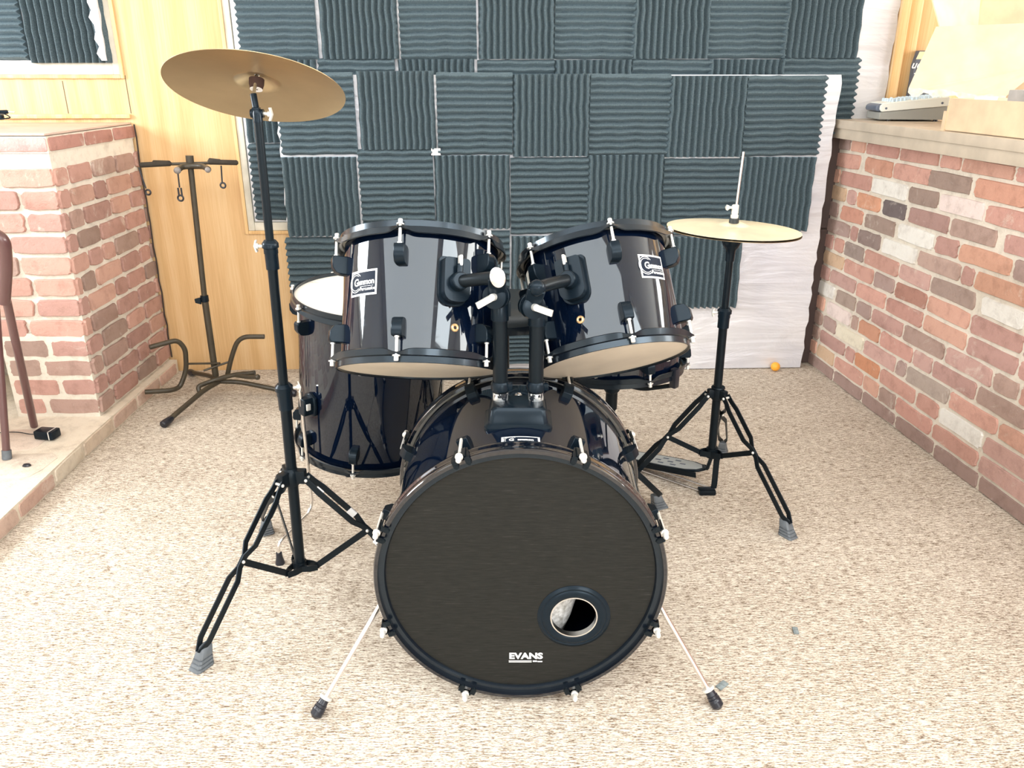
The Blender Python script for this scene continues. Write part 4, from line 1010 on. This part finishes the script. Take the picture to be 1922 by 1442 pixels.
# ---- guitar stand
GS = atY(405, 716, 3.04); GS.z = 0
gs = thing('guitar_stand', 'dark brown triple guitar stand in front of the oak wall', 'guitar stand', GS)
G = lambda px, py, y=3.04: atY(px, py, y)
mb = MB(); pb = G(405, 706); pt = G(384, 560); mb.cyl(pb, pt, .0128, None, 20); build(mb, 'lower_tube', 'stand_brown', gs)
mb = MB(); mb.cyl(pt, G(355.5, 293), .0105, None, 20); mb.cyl(G(357.5, 312), G(355.5, 292), .0140, None, 20); build(mb, 'upper_tube', 'stand_brown', gs)
mb = MB(); mb.cyl(pt-Vector((0, 0, .014)), pt+Vector((0, 0, .012)), .0155, None, 20); mb.prism([(0, -.012), (.024, -.006), (.022, .010), (0, .016)], .010, MX(pt+Vector((-.012, -.004, -.006)), Vector((-1, 0, 0)), Vector((0, 0, -1)), Vector((0, -1, 0)))); build(mb, 'clamp', 'black_plastic', gs, bevel=.002)
hubg = G(412, 716, 3.02)
for (fx, fy, mid) in ((308, 796, (385, 738)), (358, 699, (395, 716)), (552, 738, (430, 719))):
    f = atZ(fx, fy, .014); mb = MB(); m_ = hubg+(f-hubg)*.28+Vector((0, 0, .012)); mb.tube(fillet([hubg, m_, f], .05), .0098, 14); lg = build(mb, 'leg', 'stand_brown', gs)
    d = (f-hubg).normalized(); mb = MB(); mb.tube([f-d*.042, f-d*.030, f-d*.006, f+d*.006, f+d*.010], [.0110, .0128, .0150, .0145, .010], 18); build(mb, 'rubber_foot', 'black_rubber', lg)
def bent(name, pts, r=.0090, m='stand_brown', rad=.05, par=None):
    mb = MB(); mb.tube(fillet(pts, rad), r, 14); return build(mb, name, m, par or gs)
bent('cradle_arm', [G(281, 652, 2.95), G(333, 638, 3.02), G(348, 655), G(350, 695), G(338, 727, 3.02), G(322, 733, 2.98), G(272, 736, 2.93)], .0098)
bent('cradle_arm', [G(496, 632, 3.04), G(448, 632, 3.04), G(434, 672), G(427, 704)], .0096)
bent('cradle_arm', [G(378, 742, 2.95), G(370, 726, 2.96), G(400, 714, 3.0), G(440, 703, 3.0), G(478, 700, 2.98)], .0092)
mb = MB(); mb.tube(fillet([G(440, 704, 3.0), G(466, 708, 2.97), G(484, 708, 2.95)], .02), [.009]*(len(fillet([G(440, 704, 3.0), G(466, 708, 2.97), G(484, 708, 2.95)], .02))), 14); mb.sphere(G(483, 708, 2.95), .0115, 14); build(mb, 'cradle_end', 'stand_brown', gs)
mb = MB(); mb.cyl(G(350, 683), G(413, 682, 3.02), .0042, None, 10); mb.cyl(G(382, 696, 3.0), G(431, 679, 3.04), .0042, None, 10); build(mb, 'cross_rod', 'stand_brown', gs)
# head yokes
mb = MB(); mb.cyl(G(322, 308), G(392, 306), .0055, None, 12); build(mb, 'yoke_bar', 'stand_brown', gs)
for pts, sp in (((262, 309), (320, 307)), ((388, 304), (446, 305))), (((286, 304), (316, 305)), ((392, 302), (412, 303))):
    pass
for a, b, c, d in (((262, 310), (322, 307), (287, 305), (318, 306)), ((390, 304), (447, 305.5), (392, 301), (412, 303))):
    mb = MB(); mb.tube([G(*a, 2.99), G(*a, 2.99)+(G(*b)-G(*a, 2.99))*.05, G(*b)+(G(*a, 2.99)-G(*b))*.05, G(*b)], [.0065, .0095, .0092, .005], 16)
    mb.tube([G(*c, 3.07), G(*c, 3.07)+Vector((.004, 0, 0)), G(*d, 3.05)], [.006, .0085, .0085], 16); build(mb, 'padded_hook', 'foam_grip', gs, label='hook arm wrapped in black foam')
bent('front_yoke', [G(331, 321, 2.97), G(342, 313, 3.02), G(357, 312, 3.03), G(381, 312, 3.02), G(391, 318, 2.97)], .0105, rad=.02)
mb = MB(); mb.sphere(G(333, 320, 2.96), .0125, 16); mb.sphere(G(390, 319, 2.96), .0105, 16); build(mb, 'yoke_tip', mat('tip_grey', (.22, .20, .19), .4), gs, label='rounded grey tips')
def strap(a, b, ringc, rr, y, sc=1):
    mb = MB(); mb.tube([G(*a, y), G(*b, y)], .0028, 8); c = G(*ringc, y)
    n = 20; pts = [c+Vector((rr*math.sin(2*PI*i/n), 0, rr*sc*math.cos(2*PI*i/n))) for i in range(n+1)]; mb.tube(pts, .0034, 8); build(mb, 'retaining_strap', 'black_rubber', gs, label='hanging black retaining strap with a ring')
strap((334, 326), (337, 352), (339, 372), .010, 2.96); strap((415, 311), (417, 343), (418.5, 348), .0092, 3.0); strap((260, 314), (274, 354), (278, 361), .009, 2.98)
mb = MB(); c = G(338, 361, 2.96)
for s in (-1, 1): mb.tube([c+Vector((s*.0055, 0, .016)), c+Vector((s*.0055, 0, -.014))], .0034, 8)
build(mb, 'strap_slot', 'black_rubber', gs)
# ---- chair on the hearth, mostly past the left edge
chn = thing('folding_chair', 'brown metal folding chair on the hearth, cut by the left edge', 'chair', (-1.9, 2.4, .06))
legB = [Vector((-1.640, 2.330, .060)), atY(-6, 600, 2.42)]; legA = [Vector((-1.690, 2.580, .066)), atY(9, 548, 2.31)]
for dx in (0, -.44):
    O = Vector((dx, 0, 0))
    e = legB[0]+(legB[1]-legB[0])*1.25
    mb = MB(); mb.cyl(legB[0]+O+Vector((0, 0, .004)), e+O, .0115, None, 18); l = build(mb, 'leg', 'chair_tube', chn)
    d = (legB[1]-legB[0]).normalized(); mb = MB(); mb.cyl(legB[0]+O, legB[0]+d*.030+O, .0145, .0140, 18); build(mb, 'leg_cap', 'rubber', l, label='dark grey rubber cap')
    mb = MB(); mb.cyl(legA[0]+O, legA[1]+O, .0125, None, 18); build(mb, 'leg', 'chair_tube', chn)
    t0 = legA[1]+O; mb = MB(); mb.tube(fillet([t0+Vector((-.01, 0, -.03)), atY(11, 500, 2.27)+O, atY(7, 446, 2.25)+O, atY(-20, 432, 2.25)+O+Vector((-.05, 0, .01))], .03), .0185, 16); build(mb, 'back_frame', 'chair_tube', chn)
mb = MB(); mb.box((-2.08, 2.36, .50), (.50, .42, .035), bev=.012); build(mb, 'seat', 'chair_tube', chn)
mb = MB(); mb.box((-2.05, 2.22, .86), (.50, .02, .2), bev=.008); build(mb, 'backrest', 'chair_tube', chn)
# ---- power adapter
c = atZ(89, 815, .075); X = Matrix.Translation((c.x, c.y, .0775)) @ Matrix.Rotation(R_(-8), 4, 'Z')
ad = thing('power_adapter', 'small black plug-in power adapter lying on the brick hearth', 'adapter', (c.x, c.y, .06))
mb = MB(); mb.box((0, 0, 0), (.070, .045, .030), X=X, bev=.005); build(mb, 'body', 'black_plastic', ad)
mb = MB(); mb.box((.021, -.0228, 0), (.0035, .0006, .028), X=X); mb.box((.021, 0, .0152), (.0035, .045, .0006), X=X); build(mb, 'edge_stripe', 'pale_screw', ad, label='thin pale stripe across the body')  # pale strip set on the front and top faces of the body
mb = MB(); a = X @ Vector((-.034, .004, -.004)); mb.tube(fillet([a, a+Vector((-.03, .004, -.006)), a+Vector((-.10, .03, -.007)), a+Vector((-.22, .01, -.008))], .05), .0016, 8); build(mb, 'cord', 'black_plastic', ad)
mb = MB(); q = atZ(50, 873, .064); mb.lathe([(1e-4, .006), (.010, .005), (.014, .0), (1e-4, 0)], Matrix.Translation((q.x, q.y, .062)) @ Matrix.Diagonal((1, .7, 1, 1)), 20); meta(build(mb, 'felt_pad', 'black_rubber'), 'small dark round pad lying on the hearth below the chair leg', 'pad')
# jack lead on the mantel
mb = MB(); a = Vector((-2.04, 3.10, 1.061)); jk = thing('audio_lead', 'black jack plug and thin lead on the mantel, cut by the left edge', 'cable', (-2.0, 3.10, 1.047))
p0, p1 = atY(-14, 211, 3.12), atY(16, 210, 3.12); mb.rod(p0, p1, [(0, .0075), ((p1-p0).length*.9, .0075), ((p1-p0).length, .004)], 14); build(mb, 'plug_body', 'black_plastic', jk)
mb = MB(); mb.cyl(p1, atY(28, 210.5, 3.12), .0028, None, 10); build(mb, 'plug_tip', 'steel', jk, label='bare metal plug tip')
mb = MB(); mb.tube(fillet([atY(-20, 214, 3.10), atY(10, 214, 3.06), atY(21, 221, 3.04), atY(8, 223, 3.02), atY(-20, 222, 3.02)], .03), .0022, 8); mb.box(tuple(atY(-2, 220, 3.03)), (.03, .02, .018), bev=.004); build(mb, 'lead', 'black_plastic', jk)
# ---- ping-pong ball and chips of dark plastic on the carpet
bc = atZ(1455, 697); mb = MB(); mb.sphere((0, 0, 0), .020, 32); o = build(mb, 'ping_pong_ball', 'ball', None, world=False); o.matrix_world = Matrix.Translation((bc.x, 3.315, .0202)); meta(o, 'small orange ball on the carpet by the foil board', 'ball')
for px, py, w, l, rot, lb in ((1493, 1186, .0125, .0185, -6, 'small dark grey chip lying alone on the carpet at the right'), (1355, 1289, .0145, .023, -52, 'small greenish grey chip on the carpet beside the right spur foot')):
    p = atZ(px, py); mb = MB(); mb.box((0, 0, 0), (w, l*1.15, .0035), bev=.0008); o = build(mb, 'plastic_chip', 'chip', None, world=False); o.matrix_world = Matrix.Translation((p.x, p.y, .0035)) @ Matrix.Rotation(R_(rot), 4, 'Z') @ Matrix.Rotation(R_(4), 4, 'X'); meta(o, lb, 'chip', 'chips on the carpet')
# ---- things on the ledge
LZ = 1.055
def lp(px, py): return atZ(px, py, LZ)
# audio mixer
a = atZ(1655, 226, LZ+.003); b = atZ(1757, 230, LZ+.003)
mdir = (b-a); mdir.z = 0; mdir = Vector((1, -.10, 0)).normalized(); mback = Vector((-mdir.y, mdir.x, 0))
MO = Vector((a.x, a.y, LZ)); mx = thing('audio_mixer', 'small audio mixer with pale blue knobs on the ledge at the right', 'mixer', MO)
X = MX(MO, mdir, mback, Vector((0, 0, 1)))
W, D = .235, .155
mb = MB(); mb.prism([(-.012, .006), (-.012, .032), (W, .055), (W, .006)], D, X @ Matrix(((1, 0, 0, 0), (0, 0, 1, 0), (0, 1, 0, 0), (0, 0, 0, 1)))); build(mb, 'body', 'mixer_grey', mx, bevel=.002)
for yy in (-.004, D-.010):
    mb = MB(); mb.prism([(-.006, .034), (-.014, .042), (-.014, .056), (-.006, .063), (W, .088), (W, .056)], .012, X @ Matrix(((1, 0, 0, 0), (0, 0, 1, yy), (0, 1, 0, 0), (0, 0, 0, 1)))); sp_ = build(mb, 'side_panel', 'mixer_white', mx, bevel=.002, label='white end cheek')
    if yy < 0:
        mb = MB()
        for u, v in ((.008, .047), (.21, .067)): mb.cyl(X @ Vector((u, -.0055, v)), X @ Vector((u, -.003, v)), .0042, None, 12)
        build(mb, 'screw', 'mixer_dark', sp_)
mb = MB(); mb.prism([(-.022, .036), (-.026, .044), (-.024, .056), (-.012, .062), (W, .086), (W, .054), (0, .034)], D-.024, X @ Matrix(((1, 0, 0, 0), (0, 0, 1, .010), (0, 1, 0, 0), (0, 0, 0, 1)))); build(mb, 'front_panel', 'mixer_dark', mx, bevel=.004)
mb = MB(); mb.prism([(-.008, .0655), (W, .0905), (W, .087), (-.008, .062)], D-.02, X @ Matrix(((1, 0, 0, 0), (0, 0, 1, .008), (0, 1, 0, 0), (0, 0, 0, 1)))); build(mb, 'control_surface', 'mixer_white', mx)
mb = MB(); r5 = random.Random(1)
for i in range(14):
    for j in range(5):
        u = .035+i*.0145; v = .016+j*.028
        if r5.random() < .12: continue
        p = X @ Vector((u, v, .0655+u*.082)); mb.cyl(p, p+Vector((0, 0, .013)), .0058, .0048, 12)
meta(build(mb, 'knob', 'knob_blue', mx, label='rows of small pale blue knobs'), kind='stuff')
for u in (.03, W-.03):
    for v in (.02, D-.02): mb = MB(); mb.cyl(X @ Vector((u, v, 0)), X @ Vector((u, v, .008)), .008, None, 12); build(mb, 'rubber_foot', 'black_rubber', mx)
# open cardboard tray on the ledge
tb = rw(Yto(2.70), 0, .030); TD = rd; TN = -rn
X = MX(Vector((tb.x, tb.y, LZ)), rd, -rn, Vector((0, 0, 1)))      # x towards the camera, y to the right, z up
tray = thing('cardboard_tray', 'low open cardboard tray on the near end of the ledge', 'cardboard box', Vector((tb.x, tb.y, LZ)))
TL, TW, THh, tt_ = .95, .33, .095, .004
mb = MB()
mb.box((TL/2, 0, THh/2+.004), (TL, tt_, THh), X=X); build(mb, 'front_side', 'cardboard', tray)
mb = MB(); mb.box((0, TW/2, THh/2+.004), (tt_, TW, THh), X=X); mb.box((-.006, -.002, .030), (.016, .008, .06), X=X); build(mb, 'end_side', 'cardboard', tray)
mb = MB(); mb.box((TL/2, TW, THh/2+.004), (TL, tt_, THh), X=X); mb.box((TL, TW/2, THh/2), (tt_, TW, THh), X=X); mb.box((TL/2, TW/2, .004), (TL, TW, .004), X=X); build(mb, 'tray_body', 'cardboard', tray)
mb = MB(); mb.box((.075, .060, .062), (.004, .075, .105), X=X @ Matrix.Rotation(R_(6), 4, 'Y')); 
lf = build(mb, 'leaflet', 'paper'); meta(lf, 'white leaflet with faint lines standing in the tray', 'leaflet')
mb = MB()
for k in range(4): mb.box((.0785, .055, .095-k*.018), (.0006, .035-.006*(k % 2), .002), X=X @ Matrix.Rotation(R_(6), 4, 'Y'))
lfp = build(mb, 'printed_line', mat('faint_blue', (.55, .62, .82), .6), lf, label='faint blue printed lines')
mb = MB(); mb.box((.24, .17, .068), (.20, .16, .118), X=X, bev=.003); o = build(mb, 'grey_box', 'grey_board'); meta(o, 'plain grey box inside the tray, beside the leaflet', 'box')
mb = MB(); mb.box((.50, .18, .078), (.24, .18, .135), X=X, bev=.003); o = build(mb, 'grey_box', 'grey_board'); meta(o, 'taller grey box in the tray at the right photo edge', 'box')
# carton with raised flaps behind the tray
K0 = atY(1757, 50, 3.02); fd = Vector((.89, -.456, 0)).normalized(); fn_ = Vector((-fd.y*-1, 0, 0)); fn_ = Vector((fd.y, -fd.x, 0)); bk_ = -fn_
def atP(px, py, off=0.0):      # on the carton's front plane, off towards the room
    d = ray(px, py); o = Vector((0, 0, CAM_H)); p0 = Vector((K0.x, K0.y, 0))+fn_*off; s = (p0-o).dot(fn_)/d.dot(fn_); return o+d*s
k1, k2_ = atP(1757, 50), atP(1960, 42)
ct = thing('cardboard_carton', 'big sunlit cardboard carton with open flaps at the top right', 'cardboard box', Vector((k1.x+.2, k1.y+.05, LZ)))
bl, br_ = atP(1706, 163, .10), atP(1889, 178, .12); tr_ = atP(1965, 120, .05)
n = 18; r6 = random.Random(4); low = []
for i in range(n+1): t = i/n; low.append(bl.lerp(br_, t)+Vector((0, 0, r6.uniform(-.004, .004)-.006*t)))
def sheet(edge, th, name, m, lb):
    m_ = len(edge); vs = edge+[p+th for p in edge]; a = (edge[-1]-edge[0]).normalized(); nn = a.cross(edge[1]-edge[0]).normalized(); bb = nn.cross(a)
    fs = []
    for t in tessellate_polygon([[Vector((p.dot(a), p.dot(bb), 0)) for p in edge]]): fs.append(tuple(t)); fs.append(tuple(i+m_ for i in t)[::-1])
    for i in range(m_): fs.append((i, (i+1) % m_, m_+(i+1) % m_, m_+i))
    mb = MB(); mb.add(vs, fs); return build(mb, name, m, ct, flat=True, label=lb)
sheet([k1]+low+[tr_, k2_], bk_*.0045, 'front_flap', 'cardboard', 'flap folded down at the front, torn along its lower edge')
mb = MB()
for i in range(n):
    p, q = low[i], low[i+1]; dz = -.016-.008*math.sin(i*1.3)-.004*(i % 3); dz2 = -.016-.008*math.sin((i+1)*1.3)-.004*((i+1) % 3)
    o_ = fn_*.003; mb.loft([[p+o_, p+o_*2+Vector((0, 0, dz)), p-o_*.3+Vector((0, 0, dz)), p-o_*.3], [q+o_, q+o_*2+Vector((0, 0, dz2)), q-o_*.3+Vector((0, 0, dz2)), q-o_*.3]])
build(mb, 'torn_edge', mat('torn_paper', (.82, .72, .52), .9, nz=.2, nscale=60), ct, flat=True, label='pale torn edge of the flap')
c0_ = Vector((k1.x, k1.y, 0))+fd*.13+bk_*.008; CW, CD = .55, .26; zt = k1.z-.004
X = MX(c0_, fd, bk_, Vector((0, 0, 1))); hh = zt-LZ-.002; zc = LZ+.002+hh/2
mb = MB()
for (c_, s_) in (((CW/2, 0, zc), (CW, .005, hh)), ((CW/2, CD, zc), (CW, .005, hh)), ((0, CD/2, zc), (.005, CD, hh)), ((CW, CD/2, zc), (.005, CD, hh))): mb.box(c_, s_, X=X)
mb.box((-.064, .002, zt-.012), (.13, .005, .02), X=X)
build(mb, 'carton_body', 'cardboard', ct)
e0 = X @ Vector((-.12, .0, zt)); e3 = X @ Vector((0, CD, zt))
sheet([e0, e3, e3+Vector((-.02, .02, .26)), atP(1737, -40)], fd*.004, 'side_flap', 'cardboard', 'flap standing up at the left side')
g0 = X @ Vector((0, CD, zt)); g1 = X @ Vector((CW, CD, zt))
sheet([g0, g1, g1+Vector((0, 0, .26))+bk_*.03, g0+Vector((0, 0, .26))+bk_*.03], bk_*.004, 'rear_flap', 'cardboard', 'tall flap standing up at the back')
# dark printed package squeezed behind the flap
DY = 3.398; q = [atY(1712, 152, DY), atY(1716, 122, DY), atY(1726, 95, DY), atY(1752, 95, DY), atY(1768, 152, DY)]
pk = thing('printed_package', 'dark printed package leaning between the carton and the window post', 'package', Vector((q[0].x+.05, DY, LZ)))
mb = MB(); poly = [Vector((q[0].x-.004, DY, LZ+.002)), q[0], q[1], q[2], q[3], q[4], Vector((q[4].x, DY, LZ+.002))]
X = MX(Vector((0, DY, 0)), Vector((1, 0, 0)), Vector((0, 0, 1)), Vector((0, -1, 0)))
mb.prism([(p.x, p.z) for p in poly], .03, X @ Matrix.Translation((0, 0, -.03))); build(mb, 'package_body', 'dark_print', pk)
fpk = lambda c: (lambda u, v: Vector((c.x+u, DY-.001, c.z+v)))
mb = MB(); vs, fs = grid(-.018, .018, -.014, .014, 1, 1); c = atY(1731, 104, DY); mb.add([Vector((c.x+u*1.0+v*.35, DY-.001, c.z+v)) for u, v in vs], fs)
build(mb, 'picture_panel', mat('yellow_print', (.80, .70, .45), .6), pk, flat=True, label='small yellowish picture panel')
mb = MB(); vs, fs = text_polys('udi', .040, .0008, .3); map_add(mb, vs, fs, fpk(atY(1722, 122, DY))); vs, fs = grid(-.014, .02, -.002, .002, 1, 1); map_add(mb, vs, fs, fpk(atY(1722, 138, DY)))
build(mb, 'package_lettering', 'white_print', pk, flat=True, label='white slanted letters')
# ================================================================= LIGHT
def win_frame(name, c, w, h, axis):
    mb = MB(); t = .05
    ex = Vector((1, 0, 0)) if axis == 'y' else Vector((0, 1, 0)); n = Vector((0, 1, 0)) if axis == 'y' else Vector((1, 0, 0)); X = MX(Vector(c), ex, Vector((0, 0, 1)), n)
    for s in (-1, 1):
        mb.box((s*(w/2+t/2), 0, 0), (t, h+2*t, .05), X=X); mb.box((0, s*(h/2+t/2), 0), (w, t, .05), X=X)
    mb.box((0, 0, .0), (.03, h, .03), X=X)
    struct(mb, name, 'trim_white', flat=True)
def area(name, loc, target, sx, sy, power, col=(1, 1, 1)):
    l = bpy.data.lights.new(name, 'AREA'); l.shape = 'RECTANGLE'; l.size = sx; l.size_y = sy; l.energy = power; l.color = col
    o = bpy.data.objects.new(name, l); COL.objects.link(o); o.location = loc
    o.rotation_euler = (Vector(target)-Vector(loc)).to_track_quat('-Z', 'Y').to_euler(); return o
PW = .84
C1 = (.93, .97, 1)
area('window_light', (1.75, -2.93, 1.55), (1.75, 0, 1.2), 1.5, 1.4, 80*PW, C1); win_frame('window_3', (1.75, -2.96, 1.55), 1.5, 1.4, 'y')
area('window_light', (-1.4, -2.93, 1.55), (-1.4, 0, 1.2), 1.5, 1.4, 35*PW, C1); win_frame('window_4', (-1.4, -2.96, 1.55), 1.5, 1.4, 'y')
area('window_light', (-3.14, 1.9, 1.62), (-1.0, 1.9, 1.2), 1.0, .8, 120*PW, C1); win_frame('window_5', (-3.17, 1.9, 1.62), 1.0, .8, 'x')
area('window_light', (4.33, 1.6, 1.6), (0, 1.6, 1.3), 3.0, 1.5, 225*PW, (1, .98, .95)); win_frame('window_6', (4.37, 1.6, 1.6), 3.0, 1.5, 'x')
for (cx, cy, sx, sy, rot, pw, lb) in ((-.75, -.55, 3.8, 1.7, 0, 140, 'wide flat light panel added above the camera'), (2.35, -.42, 1.6, 1.35, 0, 110, 'square light panel added further to the right')):  # added panels, sized and placed for the bright bands reflected in the toms
    Xc = Matrix.Translation((cx, cy, 2.595)) @ Matrix.Rotation(R_(rot), 4, 'Z')
    mb = MB(); mb.box((0, 0, 0), (sx+.08, sy+.08, .05), X=Xc, bev=.01); meta(build(mb, 'added_light_panel', 'white_paint'), lb, 'added light panel')
    lo = area('added_panel_lamp', (cx, cy, 2.565), (cx, cy, 0), sx, sy, pw*PW, C1); lo.rotation_euler = (0, 0, R_(rot))
su = bpy.data.lights.new('sun', 'SUN'); su.energy = 0; su.angle = R_(.6)
w = bpy.data.worlds.new('world'); bpy.context.scene.world = w; w.use_nodes = True
bg = w.node_tree.nodes['Background']; bg.inputs[0].default_value = (.85, .92, 1, 1); bg.inputs[1].default_value = 1.0
sc = bpy.context.scene
sc.view_settings.view_transform = 'Standard'; sc.view_settings.look = 'None'; sc.view_settings.gamma = 1; sc.view_settings.exposure = 0.0
sc.view_settings.use_curve_mapping = False
# put the origin of every loose one-mesh thing at its base
for o in list(COL.objects):
    if o.type == 'MESH' and o.parent is None and o.get('label') and o.matrix_world == Matrix.Identity(4):
        vs = [v.co for v in o.data.vertices]; c = Vector(((min(v.x for v in vs)+max(v.x for v in vs))/2, (min(v.y for v in vs)+max(v.y for v in vs))/2, min(v.z for v in vs)))
        o.data.transform(Matrix.Translation(-c)); o.matrix_world = Matrix.Translation(c)
        for ch in COL.objects:
            if ch.parent == o: ch.data.transform(Matrix.Translation(-c))
